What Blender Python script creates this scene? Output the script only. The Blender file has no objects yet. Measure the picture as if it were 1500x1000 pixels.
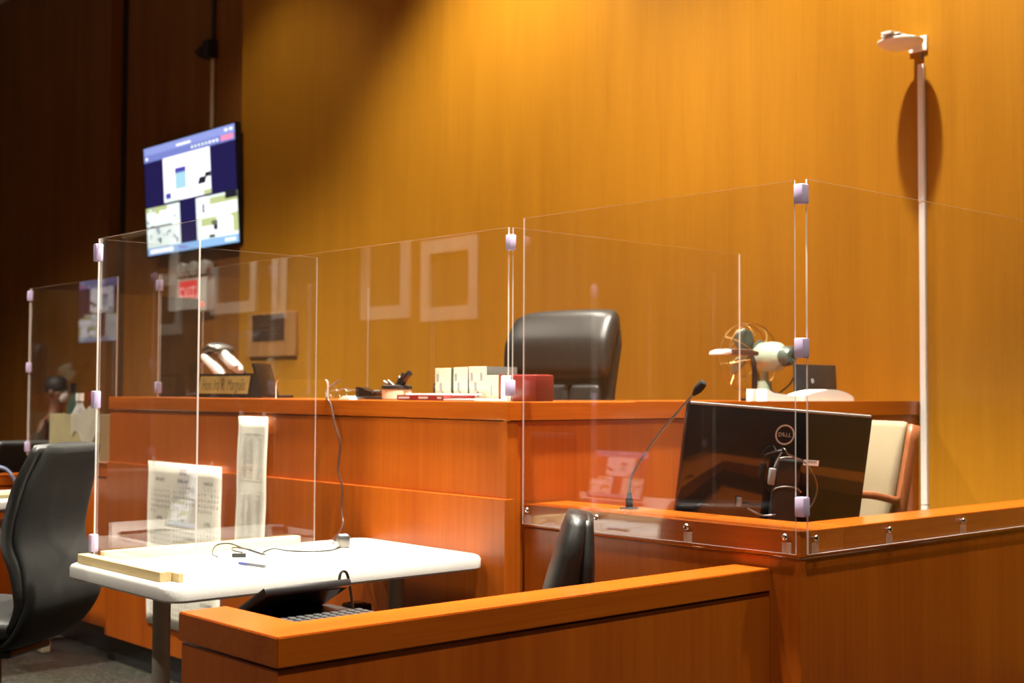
import bpy, bmesh, math, random
from mathutils import Vector, Matrix
random.seed(7)
S = bpy.context.scene
COL = S.collection
PI = math.pi

# ------------------------------------------------------------------ camera, world, exposure
EYE = Vector((0, 0, 1.29))
FPX, YAW, PITCH, ROLL = 1925.0, math.radians(48.03), math.radians(2.22), math.radians(0.273)
fw = Vector((math.cos(YAW)*math.cos(PITCH), math.sin(YAW)*math.cos(PITCH), math.sin(PITCH)))
rt = fw.cross(Vector((0, 0, 1))).normalized()
up = rt.cross(fw)
rt2 = math.cos(ROLL)*rt + math.sin(ROLL)*up
up2 = -math.sin(ROLL)*rt + math.cos(ROLL)*up
cam_d = bpy.data.cameras.new('camera')
cam = bpy.data.objects.new('camera', cam_d)
COL.objects.link(cam)
cam_d.sensor_width = 36.0
cam_d.lens = 36.0*FPX/1500.0
cam_d.clip_start = 0.05
cam_d.dof.use_dof = True
cam_d.dof.focus_distance = 3.35
cam_d.dof.aperture_fstop = 4.0
mw = Matrix(((rt2.x, up2.x, -fw.x, EYE.x), (rt2.y, up2.y, -fw.y, EYE.y), (rt2.z, up2.z, -fw.z, EYE.z), (0, 0, 0, 1)))
cam.matrix_world = mw
S.camera = cam

W = bpy.data.worlds.new('room_air')
S.world = W
W.use_nodes = True
W.node_tree.nodes['Background'].inputs[0].default_value = (1, 0.85, 0.68, 1)
W.node_tree.nodes['Background'].inputs[1].default_value = 0.02

S.view_settings.view_transform = 'Standard'
S.view_settings.look = 'None'
S.view_settings.gamma = 1.0
S.view_settings.use_curve_mapping = False
S.view_settings.exposure = 0.0

LAMP_COLOR = (1.0, 0.92, 0.78)
#            x      y     watts  beam  blend  (recessed ceiling downlights)
LAMPS = [(4.15, 3.15, 1200, 96, .6), (4.15, 5.75, 1200, 96, .6), (4.15, 0.55, 380, 96, .5),
         (2.60, 2.70, 4900, 70, .5), (1.55, 5.75, 600, 90, .5), (1.55, 0.55, 760, 96, .4),
         (-1.05, 3.15, 440, 96, .4), (-1.05, 5.75, 260, 96, .4), (-1.05, 9.6, 1500, 76, .6), (-1.05, 13.0, 1500, 76, .6), (-1.05, 16.0, 900, 76, .6),  # last three are unseen lamps added to light the reflected frames
         (1.55, 8.35, 2700, 114, .7), (1.55, 11.0, 1250, 114, .7), (4.15, 8.35, 125, 96, .5)]  # first two are unseen lamps added to brighten the left wall
CEIL = 5.5

# ------------------------------------------------------------------ helpers
def tag(o, label=None, cat=None, group=None, kind=None):
    if label: o['label'] = label
    if cat: o['category'] = cat
    if group: o['group'] = group
    if kind: o['kind'] = kind
    return o

def thing(name, label, cat, loc=(0, 0, 0), rz=0.0, group=None, kind=None):
    o = bpy.data.objects.new(name, None)
    o.empty_display_size = 0.05
    COL.objects.link(o)
    o.location = loc
    o.rotation_euler = (0, 0, rz)
    return tag(o, label, cat, group, kind)

def obj(name, bm, mat, parent=None, smooth=False, world=False, recalc=True):
    """link a bmesh as one mesh object; world=True when its vertices are world coordinates below a placed parent"""
    if recalc:
        bmesh.ops.recalc_face_normals(bm, faces=bm.faces[:])
    me = bpy.data.meshes.new(name)
    bm.to_mesh(me)
    bm.free()
    for m in (mat if isinstance(mat, (list, tuple)) else [mat]):
        me.materials.append(m)
    if smooth:
        for p in me.polygons:
            p.use_smooth = True
        if smooth != 'all':
            try:
                me.set_sharp_from_angle(angle=math.radians(40))
            except Exception:
                pass
    o = bpy.data.objects.new(name, me)
    COL.objects.link(o)
    if parent is not None:
        o.parent = parent
        if world:
            o.matrix_parent_inverse = Matrix.LocRotScale(parent.location, parent.rotation_euler, None).inverted()
    return o

def NB():
    return bmesh.new()

def box(bm, x0, x1, y0, y1, z0, z1, bev=0.0, seg=2, mi=0):
    vs = [bm.verts.new(p) for p in ((x0, y0, z0), (x1, y0, z0), (x1, y1, z0), (x0, y1, z0), (x0, y0, z1), (x1, y0, z1), (x1, y1, z1), (x0, y1, z1))]
    fs = [bm.faces.new([vs[i] for i in f]) for f in ((0, 3, 2, 1), (4, 5, 6, 7), (0, 1, 5, 4), (1, 2, 6, 5), (2, 3, 7, 6), (3, 0, 4, 7))]
    for f in fs:
        f.material_index = mi
    if bev > 0:
        es = set(e for f in fs for e in f.edges)
        bmesh.ops.bevel(bm, geom=list(es), offset=bev, segments=seg, affect='EDGES', profile=0.5)
    return fs

def obox(bm, c, ax, ay, az, hx, hy, hz, bev=0.0, mi=0):
    """oriented box: centre, three unit axes, three half sizes"""
    c = Vector(c); ax = Vector(ax); ay = Vector(ay); az = Vector(az)
    n0 = len(bm.verts)
    tmp = NB()
    box(tmp, -hx, hx, -hy, hy, -hz, hz, bev, mi=mi)
    for v in tmp.verts:
        v.co = c + ax*v.co.x + ay*v.co.y + az*v.co.z
    join(bm, tmp)

def join(bm, other):
    mp = {}
    for v in other.verts:
        mp[v] = bm.verts.new(v.co)
    for f in other.faces:
        try:
            nf = bm.faces.new([mp[v] for v in f.verts])
            nf.material_index = f.material_index
        except ValueError:
            pass
    other.free()

def frame_of(d):
    d = Vector(d).normalized()
    a = Vector((0, 0, 1)) if abs(d.z) < 0.9 else Vector((1, 0, 0))
    u = d.cross(a).normalized()
    return u, d.cross(u).normalized()

def tube(bm, pts, r, n=10, cap=True, mi=0):
    pts = [Vector(p) for p in pts]
    rs = r if isinstance(r, (list, tuple)) else [r]*len(pts)
    rings = []
    u = None
    for i, p in enumerate(pts):
        d = (pts[min(i+1, len(pts)-1)] - pts[max(i-1, 0)]).normalized()
        if u is None:
            u, v = frame_of(d)
        else:
            u = (u - d*u.dot(d)).normalized()
            v = d.cross(u)
        rings.append([bm.verts.new(p + (u*math.cos(2*PI*k/n) + v*math.sin(2*PI*k/n))*rs[i]) for k in range(n)])
    for a, b in zip(rings, rings[1:]):
        for k in range(n):
            f = bm.faces.new((a[k], a[(k+1) % n], b[(k+1) % n], b[k])); f.material_index = mi
    if cap:
        bm.faces.new(rings[0][::-1]).material_index = mi
        bm.faces.new(rings[-1]).material_index = mi

def cyl(bm, p0, p1, r, n=20, r2=None, mi=0):
    tube(bm, [p0, p1], [r, r if r2 is None else r2], n, mi=mi)

def lathe(bm, prof, c, axis=(0, 0, 1), n=28, mi=0):
    """prof: list of (radius, height along axis)"""
    c = Vector(c); ax = Vector(axis).normalized(); u, v = frame_of(ax)
    rings = []
    for r, h in prof:
        if r < 1e-6:
            rings.append([bm.verts.new(c + ax*h)])
        else:
            rings.append([bm.verts.new(c + ax*h + (u*math.cos(2*PI*k/n) + v*math.sin(2*PI*k/n))*r) for k in range(n)])
    for a, b in zip(rings, rings[1:]):
        for k in range(n):
            k2 = (k+1) % n
            if len(a) == 1 and len(b) == 1: continue
            if len(a) == 1: f = bm.faces.new((a[0], b[k2], b[k]))
            elif len(b) == 1: f = bm.faces.new((a[k], a[k2], b[0]))
            else: f = bm.faces.new((a[k], a[k2], b[k2], b[k]))
            f.material_index = mi
    if len(rings[0]) > 1: bm.faces.new(rings[0][::-1]).material_index = mi
    if len(rings[-1]) > 1: bm.faces.new(rings[-1]).material_index = mi

def prism(bm, poly, fn, t0, t1, mi=0):
    """extrude polygon poly [(a,b)] between t0 and t1; fn(a,b,t) -> world point"""
    A = [bm.verts.new(fn(a, b, t0)) for a, b in poly]
    B = [bm.verts.new(fn(a, b, t1)) for a, b in poly]
    bm.faces.new(A[::-1]).material_index = mi
    bm.faces.new(B).material_index = mi
    n = len(poly)
    for i in range(n):
        bm.faces.new((A[i], A[(i+1) % n], B[(i+1) % n], B[i])).material_index = mi

def loft(bm, path, widths, thicks, side, n=20, pw=4.0):
    """rounded slab lofted along path (Vectors); side = unit width direction; superellipse section"""
    path = [Vector(p) for p in path]
    side = Vector(side).normalized()
    rings = []
    for i, p in enumerate(path):
        d = (path[min(i+1, len(path)-1)] - path[max(i-1, 0)]).normalized()
        nn = side.cross(d).normalized()
        ring = []
        for k in range(n):
            a = 2*PI*k/n
            c, s = math.cos(a), math.sin(a)
            cx = math.copysign(abs(c)**(2/pw), c)*widths[i]
            sy = math.copysign(abs(s)**(2/pw), s)*thicks[i]
            ring.append(bm.verts.new(p + side*cx + nn*sy))
        rings.append(ring)
    for a, b in zip(rings, rings[1:]):
        for k in range(n):
            bm.faces.new((a[k], a[(k+1) % n], b[(k+1) % n], b[k]))
    bm.faces.new(rings[0][::-1]); bm.faces.new(rings[-1])

def spline(pts, m=6):
    pts = [Vector(p) for p in pts]
    out = []
    for i in range(len(pts)-1):
        p0 = pts[max(i-1, 0)]; p1 = pts[i]; p2 = pts[i+1]; p3 = pts[min(i+2, len(pts)-1)]
        for k in range(m):
            t = k/m
            out.append(0.5*((2*p1) + (p2-p0)*t + (2*p0-5*p1+4*p2-p3)*t*t + (3*p1-p0-3*p2+p3)*t**3))
    out.append(pts[-1])
    return out

def lerp_list(vals, n):
    """resample a list of numbers to n values"""
    out = []
    for i in range(n):
        t = i*(len(vals)-1)/(n-1)
        k = min(int(t), len(vals)-2)
        out.append(vals[k] + (vals[k+1]-vals[k])*(t-k))
    return out

_txt = {}
def text_bm(s, size, thick=0.0008):
    """flat lettering as a bmesh in the xy plane, origin at the left of the baseline; returns (bmesh, width)"""
    key = s
    if key not in _txt:
        cu = bpy.data.curves.new('lettering', 'FONT')
        cu.body = s
        cu.resolution_u = 2
        ob = bpy.data.objects.new('lettering', cu)
        COL.objects.link(ob)
        dg = bpy.context.evaluated_depsgraph_get()
        me = bpy.data.meshes.new_from_object(ob.evaluated_get(dg))
        bpy.data.objects.remove(ob)
        _txt[key] = ([v.co.copy() for v in me.vertices], [tuple(p.vertices) for p in me.polygons])
        bpy.data.meshes.remove(me)
        bpy.data.curves.remove(cu)
    vs, fs = _txt[key]
    bm = NB()
    bv = [bm.verts.new(v*size) for v in vs]
    for f in fs:
        try: bm.faces.new([bv[i] for i in f])
        except ValueError: pass
    w = max((v.x for v in vs), default=0)*size
    return bm, w

def put_text(bm, s, size, origin, ux, uy, sx=1.0, center=True):
    t, w = text_bm(s, size)
    o = Vector(origin); ux = Vector(ux); uy = Vector(uy)
    off = w/2 if center else 0
    for v in t.verts:
        v.co = o + ux*((v.co.x-off)*sx) + uy*v.co.y
    join(bm, t)

# ------------------------------------------------------------------ materials
def mat(name):
    m = bpy.data.materials.new(name)
    m.use_nodes = True
    nt = m.node_tree
    b = nt.nodes['Principled BSDF']
    return m, nt, b

def plain(name, col, rough=0.5, metal=0.0, spec=0.5, vary=0.06, scale=30.0, coat=0.0, bump=0.0):
    """procedural plain surface: slight noise in colour and, if asked, fine relief"""
    m, nt, b = mat(name)
    tc = nt.nodes.new('ShaderNodeTexCoord')
    ns = nt.nodes.new('ShaderNodeTexNoise')
    ns.inputs['Scale'].default_value = scale
    ns.inputs['Detail'].default_value = 3
    nt.links.new(tc.outputs['Object'], ns.inputs['Vector'])
    rp = nt.nodes.new('ShaderNodeValToRGB')
    rp.color_ramp.elements[0].position = 0.3
    rp.color_ramp.elements[1].position = 0.7
    rp.color_ramp.elements[0].color = tuple(max(0, c*(1-vary)) for c in col) + (1,)
    rp.color_ramp.elements[1].color = tuple(min(1, c*(1+vary)) for c in col) + (1,)
    nt.links.new(ns.outputs['Fac'], rp.inputs['Fac'])
    nt.links.new(rp.outputs['Color'], b.inputs['Base Color'])
    b.inputs['Roughness'].default_value = rough
    b.inputs['Metallic'].default_value = metal
    b.inputs['Specular IOR Level'].default_value = spec
    b.inputs['Coat Weight'].default_value = coat
    b.inputs['Coat Roughness'].default_value = 0.15
    if bump:
        bp = nt.nodes.new('ShaderNodeBump')
        bp.inputs['Strength'].default_value = bump
        bp.inputs['Distance'].default_value = 0.002
        nt.links.new(ns.outputs['Fac'], bp.inputs['Height'])
        nt.links.new(bp.outputs['Normal'], b.inputs['Normal'])
    return m

def wood(name, dark, light, axis='z', rough=0.32, coat=0.25, scale=1.0, band=0.5):
    """varnished veneer; grain runs along axis"""
    m, nt, b = mat(name)
    tc = nt.nodes.new('ShaderNodeTexCoord')
    def mapped(al, ac):
        mp = nt.nodes.new('ShaderNodeMapping')
        s = {'x': (al, ac, ac), 'y': (ac, al, ac), 'z': (ac, ac, al)}[axis]
        mp.inputs['Scale'].default_value = tuple(v*scale for v in s)
        nt.links.new(tc.outputs['Object'], mp.inputs['Vector'])
        return mp
    def noise(mp, sc, det, dist=0.0):
        n = nt.nodes.new('ShaderNodeTexNoise')
        n.inputs['Scale'].default_value = sc
        n.inputs['Detail'].default_value = det
        n.inputs['Distortion'].default_value = dist
        nt.links.new(mp.outputs['Vector'], n.inputs['Vector'])
        return n
    fine = noise(mapped(2.2, 70.0), 1.0, 5.0)
    broad = noise(mapped(0.45, 6.0), 1.0, 3.0, 0.6)
    mx = nt.nodes.new('ShaderNodeMix')
    mx.inputs['Factor'].default_value = band
    nt.links.new(fine.outputs['Fac'], mx.inputs['A'])
    nt.links.new(broad.outputs['Fac'], mx.inputs['B'])
    rp = nt.nodes.new('ShaderNodeValToRGB')
    rp.color_ramp.elements[0].position = 0.34
    rp.color_ramp.elements[1].position = 0.66
    rp.color_ramp.elements[0].color = dark + (1,)
    rp.color_ramp.elements[1].color = light + (1,)
    nt.links.new(mx.outputs['Result'], rp.inputs['Fac'])
    nt.links.new(rp.outputs['Color'], b.inputs['Base Color'])
    b.inputs['Roughness'].default_value = rough
    b.inputs['Specular IOR Level'].default_value = 0.3
    b.inputs['Coat Weight'].default_value = coat
    b.inputs['Coat Roughness'].default_value = 0.18
    bp = nt.nodes.new('ShaderNodeBump')
    bp.inputs['Strength'].default_value = 0.05
    bp.inputs['Distance'].default_value = 0.001
    nt.links.new(fine.outputs['Fac'], bp.inputs['Height'])
    nt.links.new(bp.outputs['Normal'], b.inputs['Normal'])
    return m

def glow(name, col, strength):
    m, nt, b = mat(name)
    b.inputs['Base Color'].default_value = tuple(c*0.2 for c in col) + (1,)
    b.inputs['Emission Color'].default_value = tuple(col) + (1,)
    b.inputs['Emission Strength'].default_value = strength
    b.inputs['Roughness'].default_value = 0.3
    return m

def acrylic(name, haze=0.002):
    """thin clear sheet: see-through plus Schlick reflection (same on both faces)"""
    m = bpy.data.materials.new(name)
    m.use_nodes = True
    nt = m.node_tree
    nt.nodes.clear()
    out = nt.nodes.new('ShaderNodeOutputMaterial')
    tr = nt.nodes.new('ShaderNodeBsdfTransparent')
    tr.inputs['Color'].default_value = (0.985, 0.985, 0.985, 1)
    gl = nt.nodes.new('ShaderNodeBsdfGlossy')
    gl.inputs['Roughness'].default_value = 0.0
    gl.inputs['Color'].default_value = (1, 1, 1, 1)
    lw = nt.nodes.new('ShaderNodeLayerWeight')
    lw.inputs['Blend'].default_value = 0.5
    p5 = nt.nodes.new('ShaderNodeMath'); p5.operation = 'POWER'; p5.inputs[1].default_value = 5.0
    nt.links.new(lw.outputs['Facing'], p5.inputs[0])
    ma = nt.nodes.new('ShaderNodeMath'); ma.operation = 'MULTIPLY_ADD'
    ma.inputs[1].default_value = 0.96; ma.inputs[2].default_value = 0.04
    nt.links.new(p5.outputs[0], ma.inputs[0])
    mx = nt.nodes.new('ShaderNodeMixShader')
    nt.links.new(ma.outputs[0], mx.inputs[0])
    nt.links.new(tr.outputs[0], mx.inputs[1])
    nt.links.new(gl.outputs[0], mx.inputs[2])
    df = nt.nodes.new('ShaderNodeBsdfDiffuse')
    df.inputs['Color'].default_value = (0.9, 0.9, 0.9, 1)
    # faint wipe marks on the sheet
    tc = nt.nodes.new('ShaderNodeTexCoord')
    ns = nt.nodes.new('ShaderNodeTexNoise'); ns.inputs['Scale'].default_value = 3.0; ns.inputs['Detail'].default_value = 4
    nt.links.new(tc.outputs['Object'], ns.inputs['Vector'])
    mr = nt.nodes.new('ShaderNodeMapRange')
    mr.inputs['From Min'].default_value = 0.4; mr.inputs['From Max'].default_value = 0.8
    mr.inputs['To Min'].default_value = haze*0.3; mr.inputs['To Max'].default_value = haze*1.6
    nt.links.new(ns.outputs['Fac'], mr.inputs['Value'])
    m2 = nt.nodes.new('ShaderNodeMixShader')
    nt.links.new(mr.outputs[0], m2.inputs[0])
    nt.links.new(mx.outputs[0], m2.inputs[1])
    nt.links.new(df.outputs[0], m2.inputs[2])
    nt.links.new(m2.outputs[0], out.inputs[0])
    return m

def milky(name, col, opacity):
    m = bpy.data.materials.new(name)
    m.use_nodes = True
    nt = m.node_tree
    nt.nodes.clear()
    out = nt.nodes.new('ShaderNodeOutputMaterial')
    tr = nt.nodes.new('ShaderNodeBsdfTransparent')
    df = nt.nodes.new('ShaderNodeBsdfPrincipled')
    df.inputs['Base Color'].default_value = col + (1,)
    df.inputs['Roughness'].default_value = 0.25
    mx = nt.nodes.new('ShaderNodeMixShader')
    mx.inputs[0].default_value = opacity
    nt.links.new(tr.outputs[0], mx.inputs[1]); nt.links.new(df.outputs[0], mx.inputs[2])
    nt.links.new(mx.outputs[0], out.inputs[0])
    return m

def terrazzo(name):
    m, nt, b = mat(name)
    tc = nt.nodes.new('ShaderNodeTexCoord')
    v = nt.nodes.new('ShaderNodeTexVoronoi'); v.inputs['Scale'].default_value = 90
    nt.links.new(tc.outputs['Object'], v.inputs['Vector'])
    rp = nt.nodes.new('ShaderNodeValToRGB')
    e = rp.color_ramp.elements
    e[0].position = 0.0; e[0].color = (0.010, 0.0095, 0.007, 1)
    e[1].position = 1.0; e[1].color = (0.06, 0.052, 0.035, 1)
    e2 = e.new(0.6); e2.color = (0.016, 0.0145, 0.010, 1)
    nt.links.new(v.outputs['Color'], rp.inputs['Fac'])
    n = nt.nodes.new('ShaderNodeTexNoise'); n.inputs['Scale'].default_value = 2.0; n.inputs['Detail'].default_value = 4
    nt.links.new(tc.outputs['Object'], n.inputs['Vector'])
    mx = nt.nodes.new('ShaderNodeMix'); mx.data_type = 'RGBA'; mx.blend_type = 'MULTIPLY'
    mx.inputs['Factor'].default_value = 0.6
    nt.links.new(rp.outputs['Color'], mx.inputs['A'])
    nt.links.new(n.outputs['Color'], mx.inputs['B'])
    nt.links.new(mx.outputs['Result'], b.inputs['Base Color'])
    b.inputs['Roughness'].default_value = 0.5
    b.inputs['Specular IOR Level'].default_value = 0.25
    return m

M = {}
WD, WL = (0.36, 0.150, 0.007), (0.43, 0.188, 0.010)
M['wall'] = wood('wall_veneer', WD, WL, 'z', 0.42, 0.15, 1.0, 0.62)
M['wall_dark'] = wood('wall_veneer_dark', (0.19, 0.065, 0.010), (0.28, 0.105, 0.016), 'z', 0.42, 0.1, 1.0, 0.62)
BD, BL = (0.30, 0.055, 0.003), (0.41, 0.095, 0.005)
M['bench_z'] = wood('bench_veneer', BD, BL, 'z', 0.34, 0.1, 0.8, 0.6)
M['bench_x'] = wood('bench_board_x', BD, BL, 'x', 0.25, 0.35, 1.3)
M['bench_y'] = wood('bench_board_y', BD, BL, 'y', 0.25, 0.35, 1.3)
M['chairwood'] = wood('chair_wood', (0.16, 0.05, 0.02), (0.26, 0.09, 0.035), 'z', 0.35, 0.2, 2.0)
M['pine'] = wood('pale_pine', (0.66, 0.50, 0.24), (0.80, 0.64, 0.34), 'x', 0.55, 0.0, 1.5)
M['pine_y'] = wood('pale_pine_y', (0.66, 0.50, 0.24), (0.80, 0.64, 0.34), 'y', 0.55, 0.0, 1.5)
M['plaquewood'] = wood('plaque_wood', (0.28, 0.13, 0.04), (0.40, 0.20, 0.07), 'z', 0.4, 0.1, 1.5)
M['base'] = plain('black_vinyl', (0.012, 0.013, 0.013), 0.35)
M['floor'] = terrazzo('terrazzo')
M['ceiling'] = plain('ceiling_plaster', (0.62, 0.56, 0.46), 0.8)
M['sidewall'] = wood('rear_veneer', (0.10, 0.035, 0.006), (0.15, 0.055, 0.010), 'z', 0.5, 0.0)
M['gap'] = plain('dark_gap', (0.012, 0.010, 0.008), 0.7)
M['clear'] = acrylic('clear_acrylic')
M['edge'] = milky('acrylic_edge', (0.92, 0.86, 0.80), 0.62)
M['clip'] = milky('lavender_plastic', (0.50, 0.43, 0.64), 0.93)
M['tab'] = milky('clear_tab', (0.85, 0.72, 0.62), 0.13)
M['chrome'] = plain('polished_steel', (0.75, 0.73, 0.70), 0.2, 1.0)
M['steel'] = plain('brushed_steel', (0.24, 0.23, 0.21), 0.35, 1.0)
M['table'] = plain('white_table_plastic', (0.50, 0.49, 0.465), 0.45, 0, 0.4, 0.02, 200, 0, 0.15)
M['tableleg'] = plain('grey_leg_paint', (0.27, 0.25, 0.20), 0.4)
M['paper'] = plain('white_paper', (0.85, 0.85, 0.82), 0.7, 0, 0.2, 0.02)
M['sheet'] = plain('cream_sheet', (0.70, 0.68, 0.58), 0.7, 0, 0.2, 0.03, 8)
M['ink'] = plain('grey_ink', (0.20, 0.20, 0.21), 0.8, 0, 0.1)
M['faint'] = plain('faint_print', (0.50, 0.49, 0.44), 0.8, 0, 0.1)
M['black'] = plain('black_plastic', (0.012, 0.012, 0.013), 0.35)
M['gloss'] = plain('glossy_black', (0.008, 0.008, 0.009), 0.08, 0, 0.5)
M['leather'] = plain('black_leather', (0.009, 0.009, 0.008), 0.42, 0, 0.45, 0.15, 60, 0.0, 0.2)
M['fabric'] = plain('black_fabric', (0.009, 0.009, 0.008), 0.85, 0, 0.3, 0.2, 200, 0, 0.3)
M['greyplastic'] = plain('grey_plastic', (0.20, 0.20, 0.20), 0.4)
M['white'] = plain('white_plastic', (0.86, 0.85, 0.80), 0.4, 0, 0.5, 0.02)
M['cream'] = plain('cream_vinyl', (0.21, 0.172, 0.108), 0.6, 0, 0.2, 0.04, 10)
M['creampaint'] = plain('cream_paint', (0.55, 0.47, 0.32), 0.5)
M['spine'] = plain('cream_spine', (0.55, 0.50, 0.36), 0.55, 0, 0.3, 0.03)
M['board'] = plain('charcoal_board', (0.07, 0.068, 0.062), 0.5)
M['maroon'] = plain('maroon_cloth', (0.16, 0.012, 0.010), 0.4, 0, 0.5, 0.08)
M['red'] = plain('red_cover', (0.34, 0.015, 0.015), 0.4)
M['gold'] = plain('gold_plate', (0.50, 0.36, 0.10), 0.35, 0.5)
M['goldtext'] = plain('engraved_letters', (0.10, 0.065, 0.02), 0.5)
M['green'] = plain('green_enamel', (0.30, 0.37, 0.28), 0.3, 0.1)
M['greendark'] = plain('dark_green_enamel', (0.06, 0.08, 0.06), 0.35)
M['brass'] = plain('aged_brass', (0.42, 0.27, 0.10), 0.35, 0.9)
M['mask'] = plain('mask_white', (0.62, 0.60, 0.56), 0.8)
M['skin'] = plain('skin', (0.16, 0.065, 0.032), 0.55)
M['suit'] = plain('dark_suit', (0.035, 0.016, 0.012), 0.85)
M['shirt'] = plain('pale_shirt', (0.55, 0.42, 0.38), 0.8)
M['hair'] = plain('dark_hair', (0.015, 0.010, 0.008), 0.6)
M['khaki'] = plain('khaki_card', (0.36, 0.31, 0.17), 0.7, 0, 0.2, 0.15, 6)
M['bottle'] = plain('cloudy_bottle', (0.45, 0.45, 0.44), 0.25)
M['bottlegreen'] = plain('dark_green_bottle', (0.05, 0.08, 0.06), 0.2)
M['blue'] = plain('pale_blue_plastic', (0.30, 0.40, 0.62), 0.4)
M['yellow'] = plain('yellow_plastic', (0.55, 0.42, 0.03), 0.4)
M['silverlogo'] = plain('silver_logo', (0.50, 0.47, 0.43), 0.35, 0.4)
M['lens'] = glow('lamp_lens', (1.0, 0.86, 0.66), 14.0)
M['exitred'] = glow('exit_red', (0.95, 0.05, 0.05), 1.0)
M['exitletter'] = glow('exit_letter', (1.0, 0.42, 0.38), 1.1)
M['glassbulb'] = plain('clear_lamp_head', (0.72, 0.70, 0.62), 0.1, 0.3)

# ------------------------------------------------------------------ room
def struct(name, bm, m, parent=None, **k):
    o = obj(name, bm, m, parent, **k)
    if parent is None: o['kind'] = 'structure'
    return o
YN, YF, XW, XR = -3.0, 19.6, 5.3, -2.2
b = NB(); box(b, XR-.2, XW+.4, YN-.2, YF+.2, -.1, 0); struct('floor', b, M['floor'])
b = NB(); box(b, XR-.2, XW+.4, YN-.2, YF+.2, CEIL, CEIL+.1); struct('ceiling', b, M['ceiling'])
b = NB(); box(b, XW, XW+.3, YN, 9.10, 0, CEIL); struct('wall_front', b, M['wall'])
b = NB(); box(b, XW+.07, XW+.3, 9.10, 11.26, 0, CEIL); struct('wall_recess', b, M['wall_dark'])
b = NB(); box(b, XW+.16, XW+.3, 11.26, 11.56, 0, CEIL); struct('trim_1', b, M['gap'])
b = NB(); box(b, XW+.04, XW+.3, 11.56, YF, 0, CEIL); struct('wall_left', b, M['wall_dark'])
b = NB(); box(b, XR, XW+.3, YF, YF+.2, 0, CEIL); struct('wall_end', b, M['sidewall'])
b = NB(); box(b, XR, XW+.3, YN-.2, YN, 0, CEIL); struct('wall_right', b, M['sidewall'])
b = NB(); box(b, XR-.2, XR, YN, YF, 0, CEIL); struct('wall_rear', b, M['sidewall'])
b = NB(); box(b, XW-.012, XW, YN, 3.05, 0, .12); struct('baseboard_front', b, M['base'])
b = NB(); box(b, XW+.02, XW+.05, 11.57, YF, 0, .12); struct('baseboard_left', b, M['base'])

# ceiling downlights
def downlight(x, y, w, beam, blend):
    t = thing('ceiling_downlight', 'round recessed downlight in the plaster ceiling', 'ceiling light', (x, y, CEIL), 0, 'recessed ceiling downlights')
    b = NB(); lathe(b, [(.085, 0), (.085, -.006), (.115, -.012), (.118, -.004), (.118, 0)], (0, 0, 0)); obj('trim_ring', b, M['white'], t, True)
    b = NB(); lathe(b, [(0, -.003), (.083, -.003), (.083, -.001), (0, -.001)], (0, 0, 0)); obj('lens', b, M['lens'], t)
    l = bpy.data.lights.new('downlight_bulb', 'SPOT')
    l.energy = w; l.color = LAMP_COLOR; l.spot_size = math.radians(beam); l.spot_blend = blend; l.shadow_soft_size = 0.07
    lo = bpy.data.objects.new('bulb', l); COL.objects.link(lo); lo.parent = t; lo.location = (0, 0, -.03)
for q in LAMPS: downlight(*q)

# ------------------------------------------------------------------ judge's bench
bench = thing('judge_bench', 'large wooden judge bench with a capping band and a black base', 'bench', (2.82, 3.155, 0))
BX, BY0, BY1, BT = 2.82, 3.155, 6.06, 1.26
def P(name, m, parent, *boxes, bev=0.0, **k):
    b = NB()
    for q in boxes: box(b, *q, bev=bev)
    return obj(name, b, m, parent, world=True, **k)
P('base_strip', M['base'], bench, (BX+.012, BX+.05, BY0+.02, BY1-.004, 0, .115), (BX+.012, XW-.001, BY0+.02, BY0+.05, 0, .115))
P('front_panel', M['bench_z'], bench, (BX-.006, BX+.03, BY0+.004, BY1, .115, .947), bev=.0015)
P('front_panel', M['bench_z'], bench, (BX+.006, BX+.03, BY0+.010, BY1, .947, 1.1965))
P('capping_band', M['bench_y'], bench, (BX, BX+.60, BY0+.0015, BY1+.006, 1.2, BT), bev=.003)
P('side_panel', M['bench_z'], bench, (BX+.03, XW-.001, BY0+.012, BY0+.04, .115, 1.1965))
P('corner_post', M['bench_z'], bench, (BX+.002, BX+.05, BY0+.006, BY0+.0395, .115, 1.1965))
P('capping_band', M['bench_x'], bench, (BX+.6015, XW-.001, BY0, BY0+.62, 1.2, BT), (BX+.004, BX+.6, BY0-.0005, BY0+.001, 1.2, BT-.003), bev=.0)
P('end_panel', M['bench_z'], bench, (BX+.03, BX+.6, BY1-.03, BY1-.001, .115, 1.1965))
P('inner_panel', M['bench_z'], bench, (BX+.54, BX+.56, BY0+.65, BY1-.03, .301, 1.1965), (BX+.56, XW-.001, BY0+.59, BY0+.61, .301, 1.1965))
b = NB(); box(b, BX+.05, XW-.002, BY0+.06, BY1+.0, .0, .30); o = obj('judge_platform', b, M['bench_x']); o['kind'] = 'structure'

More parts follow.
